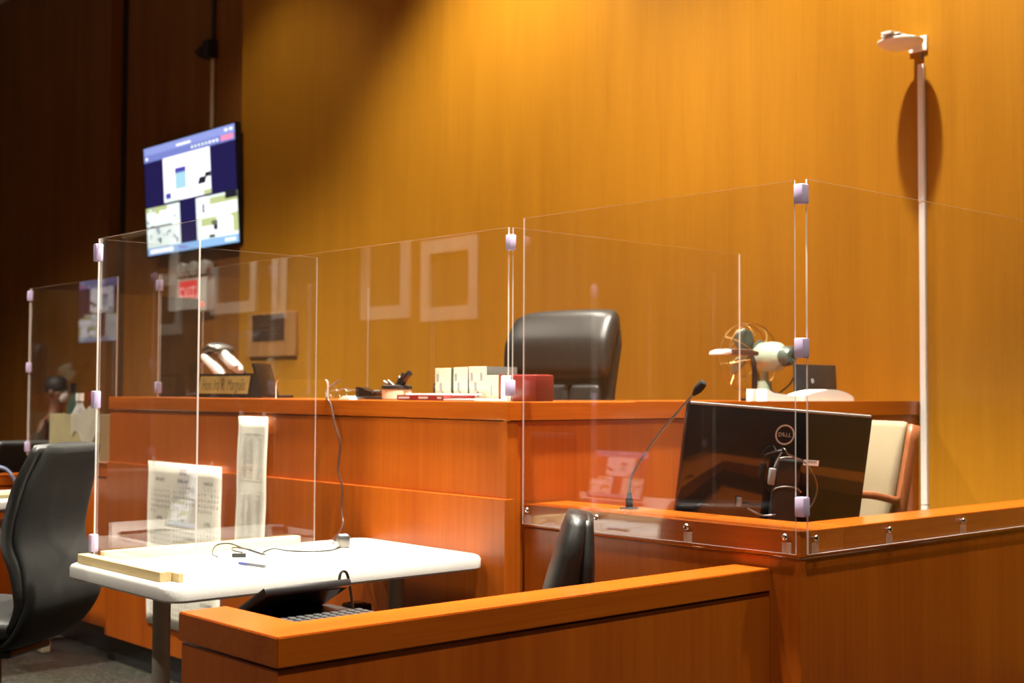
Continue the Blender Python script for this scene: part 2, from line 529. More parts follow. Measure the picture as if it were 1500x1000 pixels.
# ------------------------------------------------------------------ witness box and clerk's box
def ledge_box(name, label, y0, y1, flip):
    """box of panelled walls with a wide wooden ledge; the free corner is at y0 (flip False) or y1 (flip True)"""
    t = thing(name, label, 'witness box' if not flip else 'clerk box', (2.885, y0, 0))
    x0, x1 = 2.885, XW-.30
    P('base_strip', M['base'], t, (x0+.012, x0+.04, y0+.02, y1-.02, 0, .118))
    P('front_panel', M['bench_z'], t, (x0+.004, x0+.03, y0+.004, y1-.004, .118, .853))
    P('ledge', M['bench_y'], t, (x0, x0+.20, y0, y1, .858, .93), bev=.003)
    if not flip:
        P('side_panel', M['bench_z'], t, (x0+.03, x1, y0+.006, y0+.03, .02, .853))
        P('side_ledge', M['bench_x'], t, (x0+.201, x1, y0, y0+.135, .858, .93), bev=.003)
        P('inner_shelf', M['bench_y'], t, (x0+.201, x0+.618, y0+.14, y1-.005, .72, .745))
    else:
        P('side_panel', M['bench_z'], t, (x0+.03, x1-1.2, y1-.03, y1-.006, .02, .853))
        P('side_ledge', M['bench_x'], t, (x0+.201, x1-1.2, y1-.135, y1, .858, .93), bev=.003)
        P('inner_shelf', M['bench_y'], t, (x0+.201, x0+.70, y0+.02, y1-.15, .90, .925))
    return t
witness = ledge_box('witness_box', 'panelled wooden witness box holding the computer monitor and microphone', 2.07, 3.150, False)
clerk = ledge_box('clerk_box', 'dim wooden box beyond the far end of the judge bench', 6.07, 7.19, True)

# ------------------------------------------------------------------ low rails
def rail(name, label, y0, y1, x0, x1, ret=None):
    t = thing(name, label, 'rail', (x0, y0, 0))
    def ell(name, m, i, z0, z1, bev):
        b = NB()
        if ret: poly = [(x0+i, y0+i), (x1, y0+i), (x1, y1-i), (x0+.115-i, y1-i), (x0+.115-i, ret-i), (x0+i, ret-i)]
        else: poly = [(x0+i, y0+i), (x1, y0+i), (x1, y1-i), (x0+i, y1-i)]
        prism(b, poly, lambda x, y, z: (x, y, z), z0, z1)
        if bev: bmesh.ops.bevel(b, geom=b.edges[:], offset=bev, segments=2, affect='EDGES')
        obj(name, b, m, t, False, True)
    ell('rail_cap', M['bench_x'], 0, .763, .823, .0025)
    ell('rail_panel', M['bench_z'], .006, 0, .758, 0)
    return t
rail('low_rail', 'low wooden rail with a wide orange cap wrapping round the reporter desk', 2.166, 2.285, 1.352, 2.884, 2.556)
rail('low_rail', 'low wooden rail beyond the folding table with papers, running up to the dim box', 7.30, 7.42, 1.352, 2.99)

# ------------------------------------------------------------------ clear shields
TH = .006
def sheet(name, t, axis, c, a0, a1, z0, z1, notch=None):
    """clear sheet at plane axis=c from a0 to a1; notch (a,b,h) cut from the lower edge"""
    poly = [(a0, z0)]
    if notch:
        na, nb, h = notch; r = .022
        poly += [(na, z0)]
        for k in range(7):
            a = PI - k*PI/12; poly.append((na+r+r*math.cos(a), z0+h-r+r*math.sin(a)))
        for k in range(7):
            a = PI/2 - k*PI/12; poly.append((nb-r+r*math.cos(a), z0+h-r+r*math.sin(a)))
        poly += [(nb, z0)]
    poly += [(a1, z0), (a1, z1), (a0, z1)]
    b = NB()
    fn = (lambda a, z, s: (c+s, a, z)) if axis == 'x' else (lambda a, z, s: (a, c+s, z))
    prism(b, poly, fn, 0, TH)
    bmesh.ops.recalc_face_normals(b, faces=b.faces[:])
    b.normal_update()
    for f in b.faces:
        f.material_index = 0 if len(f.verts) > 4 or abs(f.normal.x if axis == 'x' else f.normal.y) > .9 and f.calc_area() > .05 else 1
    return obj(name, b, [M['clear'], M['edge']], t, world=True, recalc=False)
def clip(t, x, y, z0, z1, r=.015):
    b = NB()
    box(b, x-r, x+r, y-r, y+r, z0, z1, bev=.004)
    return obj('corner_clip', b, M['clip'], t, world=True, smooth=True)
def screw(t, p, d):
    b = NB(); p = Vector(p); d = Vector(d)
    lathe(b, [(.0045, -.012), (.0045, 0), (.0095, 0), (.0085, .003), (.005, .0055), (0, .006)], p, d, 14)
    obj('screw', b, M['chrome'], t, world=True, smooth=True)
def tab(t, p, axis):
    b = NB(); x, y, z = p
    if axis == 'x': box(b, x-.004, x-.0005, y-.014, y+.014, z-.014, z+.014)
    else: box(b, x-.014, x+.014, y-.004, y-.0005, z-.014, z+.014)
    obj('spacer_tab', b, M['tab'], t, world=True)

sh = thing('acrylic_shield', 'tall clear acrylic shield screwed to the ledge of the witness box', 'shield', (2.87, 2.06, .87))
sheet('panel', sh, 'x', 2.872, 2.078, 3.140, .868, 1.856)
sheet('panel', sh, 'y', 2.056, 2.900, 4.75, .868, 1.860)
for z0, z1 in ((1.792, 1.845), (1.384, 1.437), (.968, 1.020)): clip(sh, 2.884, 2.064, z0, z1)
for y in (3.119, 2.807, 2.451, 2.112): screw(sh, (2.872, y, .912), (-1, 0, 0)); tab(sh, (2.872, y-.008, .884), 'x')
for x in (2.935, 3.289, 3.694): screw(sh, (x, 2.056, .909), (0, -1, 0)); tab(sh, (x-.008, 2.056, .884), 'y')

sh = thing('acrylic_shield', 'clear acrylic shield with a rounded pass slot around the top of the judge bench', 'shield', (2.84, 3.17, BT))
sheet('panel', sh, 'x', 2.838, 3.176, 5.600, BT+.001, 1.827, notch=(4.21, 4.58, .076))
sheet('panel', sh, 'y', 3.168, 2.855, 4.03, BT+.001, 1.827)
sheet('panel', sh, 'y', 5.604, 2.855, 4.03, 1.262, 1.832)
for y in (3.172, 5.606):
    for z0, z1 in ((1.752, 1.803), (1.278, 1.330)): clip(sh, 2.846, y, z0, z1, .013)

sh = thing('acrylic_shield', 'clear acrylic shield standing between pine battens on the white folding table', 'shield', (1.768, 3.89, .764))
sheet('panel', sh, 'x', 1.768, 3.255, 3.892, .7655, 1.762)
sheet('panel', sh, 'y', 3.896, 1.782, 2.580, .7655, 1.762)
for z0, z1 in ((1.692, 1.747), (1.235, 1.289), (.792, .846)): clip(sh, 1.772, 3.902, z0, z1, .012)

sh = thing('acrylic_shield', 'clear acrylic shield on the dim box past the bench end', 'shield', (2.9, 7.2, .88))
sheet('panel', sh, 'x', 2.876, 6.110, 7.200, .935, 1.852)
sheet('panel', sh, 'y', 7.206, 2.890, 3.95, .935, 1.852)
for z0, z1 in ((1.785, 1.840), (1.388, 1.442), (.950, 1.005)): clip(sh, 2.880, 7.206, z0, z1, .012)
P('foot_rail', M['tab'], sh, (2.874, 2.884, 6.110, 7.20, .9305, .9345))

# ------------------------------------------------------------------ white folding table
def folding_table(label, x0, x1, y0, y1, zt, legs, group=None):
    t = thing('folding_table', label, 'table', (x0, y0, 0), 0, group)
    r = .05; b = NB()
    poly = []
    for cx, cy, a0 in ((x1-r, y0+r, -PI/2), (x1-r, y1-r, 0), (x0+r, y1-r, PI/2), (x0+r, y0+r, PI)):
        for k in range(7):
            a = a0 + k*PI/12; poly.append((cx+r*math.cos(a), cy+r*math.sin(a)))
    cxm, cym = (x0+x1)/2, (y0+y1)/2
    levels = [(-.010, zt-.048), (0, zt-.040), (0, zt-.012), (-.004, zt-.004), (-.012, zt)]
    rings = []
    for off, z in levels:
        ring = []
        for x, y in poly:
            d = Vector((x-cxm, y-cym)); sx = math.copysign(1, d.x); sy = math.copysign(1, d.y)
            ring.append(b.verts.new((x+off*sx, y+off*sy, z)))
        rings.append(ring)
    for A, B in zip(rings, rings[1:]):
        for k in range(len(A)): b.faces.new((A[k], A[(k+1) % len(A)], B[(k+1) % len(A)], B[k]))
    b.faces.new(rings[0][::-1]); b.faces.new(rings[-1])
    obj('tabletop', b, M['table'], t, True, True)
    for lx, ly, fd in legs:
        b = NB(); cyl(b, (lx, ly, .05), (lx, ly, zt-.048), .026, 20)
        obj('leg', b, M['tableleg'], t, True, True)
        b = NB(); box(b, lx-.022, lx+.022, ly-fd, ly+fd, 0, .05, .006)
        obj('foot', b, M['creampaint'], t, False, True)
    P('brace', M['tableleg'], t, (legs[0][0], legs[-1][0], legs[0][1]-.012, legs[0][1]+.012, zt-.085, zt-.049))
    return t
folding_table('white plastic folding table pushed against the judge bench', 1.69, 2.808, 3.238, 3.925, .764, [(1.84, 3.58, .27), (2.655, 3.52, .27)])
ft2 = folding_table('white folding table with papers, in front of the dim box', 1.60, 2.74, 6.30, 6.95, .764, [(1.80, 6.6, .25), (2.66, 6.62, .25)])
P('shelf', M['table'], ft2, (1.83, 2.63, 6.36, 6.88, .600, .622), bev=.004)
b = NB(); box(b, 1.712, 1.748, 3.345, 3.880, .764, .792, .002); tag(obj('batten', b, M['pine_y']), 'pine batten lying along the short end of the white table', 'batten')
b = NB(); box(b, 1.790, 2.500, 3.862, 3.892, .764, .794, .002); tag(obj('batten', b, M['pine']), 'pine batten lying along the bench side of the white table', 'batten')
b = NB(); box(b, 1.750, 1.766, 3.31, 3.40, .764, .789, .002); tag(obj('batten_block', b, M['pine_y']), 'short pine block at the end of the batten by the table corner', 'block')

def paper(x, y, rz, w, h, z, label, group=None, m='paper'):
    b = NB()
    n = 6
    for side in (0, 1):
        pass
    g = [[None]*(n+1) for _ in range(n+1)]
    for i in range(n+1):
        for j in range(n+1):
            u, v = i/n-.5, j/n-.5
            g[i][j] = b.verts.new((u*w, v*h, .0006+.002*max(0, abs(u)-.42)))
    for i in range(n):
        for j in range(n): b.faces.new((g[i][j], g[i+1][j], g[i+1][j+1], g[i][j+1]))
    r = bmesh.ops.extrude_face_region(b, geom=b.faces[:])
    for v in [e for e in r['geom'] if isinstance(e, bmesh.types.BMVert)]: v.co.z -= .0005
    o = obj('paper', b, M[m]); o.location = (x, y, z); o.rotation_euler = (0, 0, rz)
    return tag(o, label, 'paper', group)
paper(1.95, 3.66, .08, .216, .26, .7642, 'white sheet of paper on the table beside the pine batten')
paper(1.99, 3.385, -.06, .279, .216, .7642, 'white sheet of paper near the front corner of the white table')
paper(2.42, 3.44, .3, .216, .279, .7642, 'white sheet of paper in the middle of the white table')
paper(2.10, 6.42, .1, .28, .216, .7642, 'white sheets on the far folding table')
b = NB(); box(b, 2.36, 2.62, 6.40, 6.62, .7645, .784, .003); tag(obj('folder', b, M['khaki']), 'tan folder lying on the far folding table', 'folder')

# pen
pen = thing('pen', 'blue and grey ballpoint pen lying on the white table', 'pen', (2.08, 3.46, .7695), math.radians(-82))
b = NB(); cyl(b, (-.03, 0, 0), (.05, 0, 0), .0052, 12); obj('barrel', b, plain('pen_grey', (.05, .05, .055), .4), pen, True)
b = NB(); cyl(b, (-.075, 0, 0), (-.03, 0, 0), .0046, 12); obj('cap', b, plain('pen_blue', (.03, .04, .22), .35), pen, True)
b = NB(); cyl(b, (.05, 0, 0), (.064, 0, 0), .004, 12, .001); obj('tip', b, M['chrome'], pen, True)

# cable with plug on the table
cab = thing('cable', 'thin grey cable with a black plug lying loose on the white table', 'cable', (2.2, 3.7, .764))
pts = [(2.55, 3.69, .768), (2.47, 3.64, .767), (2.40, 3.66, .767), (2.36, 3.72, .767), (2.33, 3.76, .772), (2.28, 3.74, .767), (2.245, 3.69, .767), (2.20, 3.72, .785), (2.17, 3.77, .800), (2.14, 3.80, .793), (2.11, 3.77, .772), (2.10, 3.72, .768)]
b = NB(); tube(b, spline(pts, 6), .0028, 6); obj('wire', b, M['black'], cab, True, True)
pts = [(2.24, 3.66, .768), (2.20, 3.69, .785), (2.17, 3.74, .790), (2.19, 3.78, .775), (2.22, 3.77, .768)]
b = NB(); tube(b, spline(pts, 6), .0028, 6); obj('wire', b, M['black'], cab, True, True)
b = NB(); obox(b, (2.16, 3.69, .771), (.8, -.6, 0), (.6, .8, 0), (0, 0, 1), .022, .008, .006, .002); obj('plug', b, M['black'], cab, False, True)
b = NB(); obox(b, (2.182, 3.6735, .771), (.8, -.6, 0), (.6, .8, 0), (0, 0, 1), .008, .006, .004); obj('plug_tip', b, M['chrome'], cab, False, True)

# power cord hanging from the bench
pc = thing('power_cord', 'brown power cord hanging from the bench slot to the white table', 'cord', (2.80, 4.1, 1.25))
pts = [(2.96, 4.30, 1.335), (2.92, 4.27, 1.325), (2.86, 4.24, 1.30), (2.825, 4.195, 1.268), (2.808, 4.145, 1.247), (2.800, 4.10, 1.165), (2.800, 4.066, 1.105), (2.800, 4.072, 1.04), (2.795, 4.068, .99), (2.795, 4.042, .94), (2.785, 4.03, .86), (2.765, 3.99, .81), (2.70, 3.92, .785), (2.62, 3.84, .776), (2.585, 3.76, .776)]
b = NB(); tube(b, spline(pts, 6), .0042, 8); obj('wire', b, plain('brown_cord', (0.05, 0.02, 0.012), .3), pc, True, True)
b = NB(); obox(b, (2.565, 3.70, .785), (.9, -.4, 0), (.4, .9, 0), (0, 0, 1), .020, .026, .020, .006); obj('adapter', b, M['steel'], pc, True, True)
b = NB(); obox(b, (2.562, 3.695, .8065), (.9, -.4, 0), (.4, .9, 0), (0, 0, 1), .014, .018, .0015); obj('adapter_label', b, M['blue'], pc, False, True)

# ------------------------------------------------------------------ sheets taped to the bench
def taped(name, label, cat, y0, y1, z0, z1, draw, wav=.004, hang=0.0):
    t = thing(name, label, cat, (BX-.008, y1, z0))
    b = NB(); nx, nz = 8, 14
    def xat(u, v):      # v 0 bottom .. 1 top
        return BX-.010-.004*abs(math.sin(v*7+u*3))-hang*(1-v)
    def pos(u, v, s=0.0):
        return Vector((xat(u, v)-s, y0+(y1-y0)*u, z0+(z1-z0)*v))
    g = [[b.verts.new(pos(i/nx, j/nz)) for j in range(nz+1)] for i in range(nx+1)]
    for i in range(nx):
        for j in range(nz): b.faces.new((g[i][j], g[i+1][j], g[i+1][j+1], g[i][j+1]))
    r = bmesh.ops.extrude_face_region(b, geom=b.faces[:])
    for v in [e for e in r['geom'] if isinstance(e, bmesh.types.BMVert)]: v.co.x += .0005
    obj('sheet', b, M['sheet'], t, 'all', True)
    for uu in (.12, .92):
        b = NB(); p = pos(uu, 1.0, .001); box(b, p.x-.0008, p.x, p.y-.012, p.y+.012, p.z-.02, p.z+.02); obj('tape', b, M['tab'], t, False, True)
    draw(t, pos, y1-y0, z1-z0)
    return t
DAYS = [31, 28, 31, 30, 31, 30, 31, 31, 30, 31, 30, 31]
MON = ['JANUARY', 'FEBRUARY', 'MARCH', 'APRIL', 'MAY', 'JUNE', 'JULY', 'AUGUST', 'SEPTEMBER', 'OCTOBER', 'NOVEMBER', 'DECEMBER']
def cal_draw(t, pos, w, h):
    b = NB()
    def T(s, size, u, v):       # u from the left as read (towards -y)
        t2, tw = text_bm(s, size)
        for q in t2.verts:
            uu = 1-(u+(q.co.x-tw/2)/w); vv = v+q.co.y/h
            q.co = pos(uu, min(1, max(0, vv)), .0012)
        join(b, t2)
    T('2022', .034, .5, .935)
    start = 6
    for m in range(12):
        c, r = m % 3, m//3
        u0 = .04+c*.325; v0 = .885-r*.235
        T(MON[m], .022, u0+.14, v0)
        d0 = start
        for d in range(DAYS[m]):
            k = d0+d
            T(str(d+1), .018, u0+.02+(k % 7)*.041, v0-.035-(k//7)*.032)
        start = (start+DAYS[m]) % 7
    tag(obj('print', b, M['ink'], t, False, True, recalc=False), kind='stuff')
taped('wall_calendar', 'large yearly wall calendar sheet taped to the judge bench', 'calendar', 4.948, 5.615, .235, .970, cal_draw)
def list_draw(t, pos, w, h):
    b = NB()
    def bar(u0, u1, v0, v1):
        q = [pos(u0, v0, .0012), pos(u1, v0, .0012), pos(u1, v1, .0012), pos(u0, v1, .0012)]
        b.faces.new([b.verts.new(p) for p in q])
    bar(.25, .75, .885, .892); bar(.3, .7, .875, .879)
    rnd = random.Random(3)
    for lo, hi in ((.60, .86), (.20, .50)):
        v = hi
        while v > lo:
            for a, c in ((.16, .36), (.46, .66), (.68, .84)):
                bar(a, a+(c-a)*rnd.uniform(.5, 1), v, v+.0035)
            v -= .0115
        for u in (.13, .41, .67, .87): bar(u, u+.006, lo-.01, hi+.02)
        bar(.13, .876, hi+.02, hi+.0235); bar(.13, .876, lo-.0135, lo-.01)
    tag(obj('print', b, M['faint'], t, False, True, recalc=False), kind='stuff')
taped('posted_list', 'long narrow printed list taped to the judge bench', 'notice', 4.585, 4.815, .55, 1.187, list_draw, hang=.012)

# ------------------------------------------------------------------ office chairs
def task_chair(name, label, loc, rz, top=1.11, seat=.50, wid=.23, group=None, back_mat='fabric', z0=0.0, wedge=False):
    """swivel chair, faces local +x"""
    t = thing(name, label, 'chair', loc, rz, group)
    k = (top-seat)/.61
    # rear shell and padded back
    path = spline([(.02, 0, seat-.03), (-.16, 0, seat-.02), (-.255, 0, seat+.10*k), (-.245, 0, seat+.20*k), (-.205, 0, seat+.31*k), (-.235, 0, seat+.46*k), (-.287, 0, seat+.60*k)], 5)
    if wedge:
        path = spline([(.02, 0, seat-.03), (-.16, 0, seat-.02), (-.235, 0, seat+.10), (-.25, 0, seat+.2), (-.256, 0, seat+.32), (-.258, 0, seat+.45), (-.26, 0, top-.005)], 5)
    n = len(path)
    b = NB(); loft(b, path, [wid*v for v in lerp_list([.55, .85, 1.0, 1.0, .93, .92, .88, .70], n)], lerp_list([.012, .02, .026, .024, .024, .024, .018], n), (0, 1, 0), 24, 3.5)
    obj('back_shell', b, M[back_mat], t, 'all')
    path2 = [p + Vector((.036, 0, .0)) for p in path[7:]]
    if wedge:
        path2 = spline([(-.17, 0, seat+.08), (-.18, 0, seat+.28), (-.21, 0, seat+.44), (-.237, 0, top)], 5)
    n2 = len(path2)
    b = NB(); loft(b, path2, [wid*v for v in lerp_list([.90, 1.0, .97, .97, .95, .78], n2)], lerp_list([.03, .058, .058, .052, .042, .03] if wedge else [.02, .042, .040, .036, .034, .022], n2), (0, 1, 0), 24, 3.2)
    obj('back_cushion', b, M['leather'], t, 'all')
    sp = spline([(-.20, 0, seat+.025), (-.05, 0, seat+.03), (.12, 0, seat+.04), (.25, 0, seat+.015), (.29, 0, seat-.03)], 5)
    b = NB(); loft(b, sp, [.24*v for v in lerp_list([.75, 1, 1.02, .95, .8], len(sp))], lerp_list([.035, .05, .05, .04, .015], len(sp)), (0, 1, 0), 24, 3.2)
    obj('seat', b, M['leather'], t, 'all')
    b = NB(); box(b, -.14, .14, -.12, .12, seat-.075, seat-.045, .01); obj('seat_plate', b, M['black'], t)
    b = NB(); cyl(b, (0, 0, z0+.10), (0, 0, seat-.075), .028, 18); cyl(b, (0, 0, z0+.09), (0, 0, z0+.24), .040, 18); obj('column', b, M['black'], t, True)
    for i in range(5):
        a = i*2*PI/5+.3; c, s = math.cos(a), math.sin(a)
        b = NB(); tube(b, [(c*.02, s*.02, z0+.115), (c*.16, s*.16, z0+.10), (c*.29, s*.29, z0+.075)], [.026, .022, .014], 10)
        lg = obj('base_arm', b, M['black'], t, True)
        b = NB(); cyl(b, (c*.29-s*.018, s*.29+c*.018, z0+.03), (c*.29+s*.018, s*.29-c*.018, z0+.03), .03, 16); cyl(b, (c*.29, s*.29, z0+.03), (c*.29, s*.29, z0+.075), .008, 8)
        obj('caster', b, M['black'], lg, True)
    return t
def rot_face(dx, dy): return math.atan2(dy, dx)
task_chair('office_chair', 'black leather office chair seen from behind beside the white table', (1.665, 4.42, 0), rot_face(-.58, .815), 1.12, .50, .215)
task_chair('office_chair', 'black office chair tucked between the low rail and the witness box', (2.395, 2.741, 0), rot_face(-.713, .70), .957, .38, .20, back_mat='leather', wedge=True)
task_chair('office_chair', 'black office chair behind the far low rail', (3.12, 7.78, 0), rot_face(.3, 1), 1.0, .44, .25)

# judge's high-back chair
jc = thing('executive_chair', 'tall black leather executive chair behind the judge bench', 'chair', (3.86, 4.17, .30), rot_face(-1, -.10))
def J(name, b, m='leather', sm='all'): return obj(name, b, M[m], jc, sm)
p = spline([(-.16, 0, .48), (-.20, 0, .75), (-.23, 0, 1.0), (-.26, 0, 1.20), (-.29, 0, 1.335)], 6); n = len(p)
b = NB(); loft(b, p, lerp_list([.25, .265, .27, .28, .25], n), lerp_list([.05, .05, .05, .055, .02], n), (0, 1, 0), 28, 4); J('backrest', b)
p = spline([(-.165, 0, 1.045), (-.165, 0, 1.09), (-.185, 0, 1.20), (-.235, 0, 1.30), (-.285, 0, 1.345)], 6); n = len(p)
b = NB(); loft(b, p, lerp_list([.27, .295, .30, .29, .245], n), lerp_list([.01, .05, .068, .06, .015], n), (0, 1, 0), 28, 3.4); J('headrest', b)
for yy in (-.17, 0, .17):
    p = spline([(-.115, yy, .55), (-.15, yy, .80), (-.17, yy, 1.03)], 6); n = len(p)
    b = NB(); loft(b, p, [.082]*n, lerp_list([.02, .032, .034, .02], n), (0, 1, 0), 20, 3); J('back_pad', b)
p = spline([(-.20, 0, .46), (0, 0, .47), (.2, 0, .47), (.30, 0, .42)], 5); n = len(p)
b = NB(); loft(b, p, [.27]*n, lerp_list([.05, .07, .07, .03], n), (0, 1, 0), 24, 3.4); J('seat', b)
for s in (-1, 1):
    b = NB(); tube(b, spline([(-.18, s*.31, .66), (0, s*.33, .68), (.16, s*.33, .66), (.19, s*.32, .56), (.10, s*.30, .43)], 5), .028, 12); J('armrest', b)
b = NB(); cyl(b, (0, 0, .09), (0, 0, .41), .035, 18); J('column', b, 'black', True)
for i in range(5):
    a = i*2*PI/5; c, s = math.cos(a), math.sin(a)
    b = NB(); tube(b, [(c*.02, s*.02, .10), (c*.32, s*.32, .06)], [.03, .018], 10); cyl(b, (c*.32-s*.02, s*.32+c*.02, .03), (c*.32+s*.02, s*.32-c*.02, .03), .03, 14); J('base_arm', b, 'black', True)

# cream armchair in the witness box
ac = thing('armchair', 'cream upholstered armchair with a dark wooden frame inside the witness box', 'chair', (3.80, 2.79, 0), rot_face(-.93, .36))
def A(name, b, m, sm='all'): return obj(name, b, M[m], ac, sm)
p = spline([(-.20, 0, .50), (-.235, 0, .75), (-.285, 0, 1.02), (-.33, 0, 1.195)], 5); n = len(p)
b = NB(); loft(b, p, lerp_list([.235, .245, .25, .24], n), lerp_list([.025, .032, .032, .012], n), (0, 1, 0), 24, 5); A('back_cushion', b, 'cream')
for s in (-1, 1):
    p = spline([(-.20, s*.265, 0), (-.225, s*.265, .45), (-.265, s*.265, .80), (-.345, s*.262, 1.185)], 5); n = len(p)
    b = NB(); loft(b, p, [.013]*n, [.020]*n, (0, 1, 0), 12, 6); A('rear_leg', b, 'chairwood')
    p = spline([(-.265, s*.268, .93), (-.13, s*.272, .955), (.02, s*.275, .945), (.13, s*.275, .88), (.20, s*.272, .80)], 5); n = len(p)
    b = NB(); loft(b, p, [.020]*n, [.013]*n, (0, 1, 0), 12, 5); A('armrest', b, 'chairwood')
    b = NB(); tube(b, [(.20, s*.27, .0), (.20, s*.272, .45), (.195, s*.272, .81)], .02, 10); A('front_leg', b, 'chairwood')
b = NB(); box(b, -.20, .22, -.245, .245, .42, .50, .03, 3); A('seat', b, 'cream', True)
b = NB(); box(b, -.21, .19, -.25, .25, .36, .42); A('seat_frame', b, 'chairwood', False)

# ------------------------------------------------------------------ computer monitor in the witness box
mc = Vector((3.41, 2.545, 1.067)); yaw, tilt, roll = 1.029, -.151, .072
nA = Vector((math.cos(yaw), math.sin(yaw), 0)); uA = Vector((math.sin(yaw), -math.cos(yaw), 0))
vA = math.cos(tilt)*Vector((0, 0, 1)) + math.sin(tilt)*nA
aR = math.cos(roll)*uA - math.sin(roll)*vA; aU = math.sin(roll)*uA + math.cos(roll)*vA
aN = aR.cross(aU).normalized()          # towards the viewer side (rear of the monitor)
mon = thing('computer_monitor', 'black computer monitor seen from behind in the witness box', 'monitor', (3.40, 2.5, .745))
def MP(r, u, n): return mc + aR*r + aU*u + aN*n
b = NB(); obox(b, MP(0, 0, -.006), aR, aU, aN, .310, .180, .014, .006); obj('casing', b, M['gloss'], mon, True, True)
b = NB(); obox(b, MP(0, 0, -.0245), aR, aU, aN, .298, .165, .004); obj('screen', b, M['black'], mon, False, True)
b = NB(); obox(b, MP(0, .176, .004), aR, aU, aN, .304, .004, .006, .002); obj('top_edge', b, M['greyplastic'], mon, False, True)
# ring logo with lettering
lg = (.018, .098)
b = NB(); n = 40
R0, R1 = .0275, .0325
ra = [[b.verts.new(MP(lg[0]+r*math.cos(2*PI*k/n), lg[1]+r*math.sin(2*PI*k/n), .0095)) for k in range(n)] for r in (R0, R1)]
for k in range(n): b.faces.new((ra[0][k], ra[0][(k+1) % n], ra[1][(k+1) % n], ra[1][k]))
t2, tw = text_bm('D', .021); t3, tw3 = text_bm('E', .021); t4, tw4 = text_bm('L', .021)
xs = [-.0225, -.0085, .0030, .0125]
for ch, x0 in zip('DELL', xs):
    tt, ww = text_bm(ch, .0185)
    an = .5 if ch == 'E' else 0
    cx, cy = ww/2, .0065
    for v in tt.verts:
        dx, dy = v.co.x-cx, v.co.y-cy
        rx, ry = dx*math.cos(an)-dy*math.sin(an), dx*math.sin(an)+dy*math.cos(an)
        v.co = MP(lg[0]+x0+cx+rx*.95, lg[1]-.0065+cy+ry, .0096)
    join(b, tt)
obj('logo', b, M['silverlogo'], mon, False, True, recalc=False)
b = NB(); obox(b, MP(.118, .014, .0085), aR, aU, aN, .026, .009, .0006); lb = obj('sticker', b, M['white'], mon, False, True)
b = NB()
for k in range(9): obox(b, MP(.101+k*.0042, .017, .0094), aR, aU, aN, .0011, .004, .0002)
obj('barcode', b, M['ink'], lb, False, True)
# stand
b = NB(); obox(b, MP(.030, -.035, .030), aR, aU, aN, .040, .060, .020, .008); obj('stand_head', b, M['black'], mon, True, True)
b = NB(); obox(b, MP(.030, -.165, .040), aR, aU, aN, .046, .105, .012, .008); obj('stand_column', b, M['black'], mon, True, True)
foot = MP(.030, -.27, .04)
b = NB(); lathe(b, [(0, 0), (.095, 0), (.095, .010), (.085, .014), (0, .016)], (foot.x, foot.y, .746)); obj('stand_base', b, M['black'], mon, True, True)
b = NB(); tube(b, [MP(.030+.046*math.cos(a), -.075+.016*math.sin(a), .053) for a in [PI*k/12 for k in range(13)]], .003, 8); obj('cable_hoop', b, M['steel'], mon, True, True)
b = NB(); tube(b, [MP(.03+.040*math.cos(a), .024+.010*math.sin(a), .051) for a in [PI*k/12 for k in range(13)]], .003, 8); obj('cable_hoop', b, M['steel'], mon, True, True)
b = NB(); tube(b, spline([MP(.0, .045, .02), MP(.002, .06, .05), MP(.015, .045, .06), MP(.045, .035, .06), MP(.09, .01, .06), (MP(.125, -.05, .06)), MP(.115, -.11, .06), MP(.08, -.15, .06)], 6), .0026, 8); obj('video_cable', b, M['steel'], mon, True, True)
b = NB(); tube(b, spline([MP(-.045, .03, .02), MP(-.02, .05, .05), MP(-.005, .055, .055)], 6), .0035, 8); obj('video_cable', b, M['black'], mon, True, True)
b = NB(); tube(b, spline([MP(-.02, .0, .05), MP(-.012, .035, .055), MP(-.005, .05, .055)], 6), .003, 8)
obox(b, MP(-.026, -.030, .050), aR, aU, aN, .010, .026, .008, .003); obj('cable_plug', b, M['greyplastic'], mon, True, True)
b = NB(); tube(b, spline([MP(-.085, -.14, .03), MP(-.06, -.15, .05), MP(-.035, -.156, .05), MP(.0, -.15, .055)], 6), .003, 8); obj('power_lead', b, M['steel'], mon, True, True)
b = NB(); obox(b, MP(-.11, -.125, .014), aR, aU, aN, .008, .014, .006, .002); obj('port_plug', b, M['greyplastic'], mon, False, True)

# gooseneck microphone
mic = thing('gooseneck_microphone', 'slim gooseneck microphone rising from the witness box ledge', 'microphone', (3.02, 2.808, .93))
b = NB(); lathe(b, [(0, 0), (.030, 0), (.030, .004), (.012, .006), (.012, .03), (.009, .035), (.007, .05), (0, .05)], (3.02, 2.808, .93)); obj('base', b, M['black'], mic, True, True)
pts = spline([(3.02, 2.808, .975), (3.02, 2.800, 1.02), (3.02, 2.780, 1.055), (3.02, 2.71, 1.14), (3.02, 2.62, 1.225), (3.02, 2.548, 1.288)], 8)
b = NB(); tube(b, pts, lerp_list([.0052, .005, .0042, .004], len(pts)), 10); obj('neck', b, M['steel'], mic, True, True)
b = NB(); d = Vector((0, -.66, .62)).normalized(); lathe(b, [(.005, -.012), (.010, 0), (.0135, .012), (.0135, .030), (.010, .042), (0, .046)], (3.02, 2.540, 1.294), d, 18); obj('windscreen', b, M['fabric'], mic, True, True)

# ------------------------------------------------------------------ things on the bench top
Z = BT + .0005
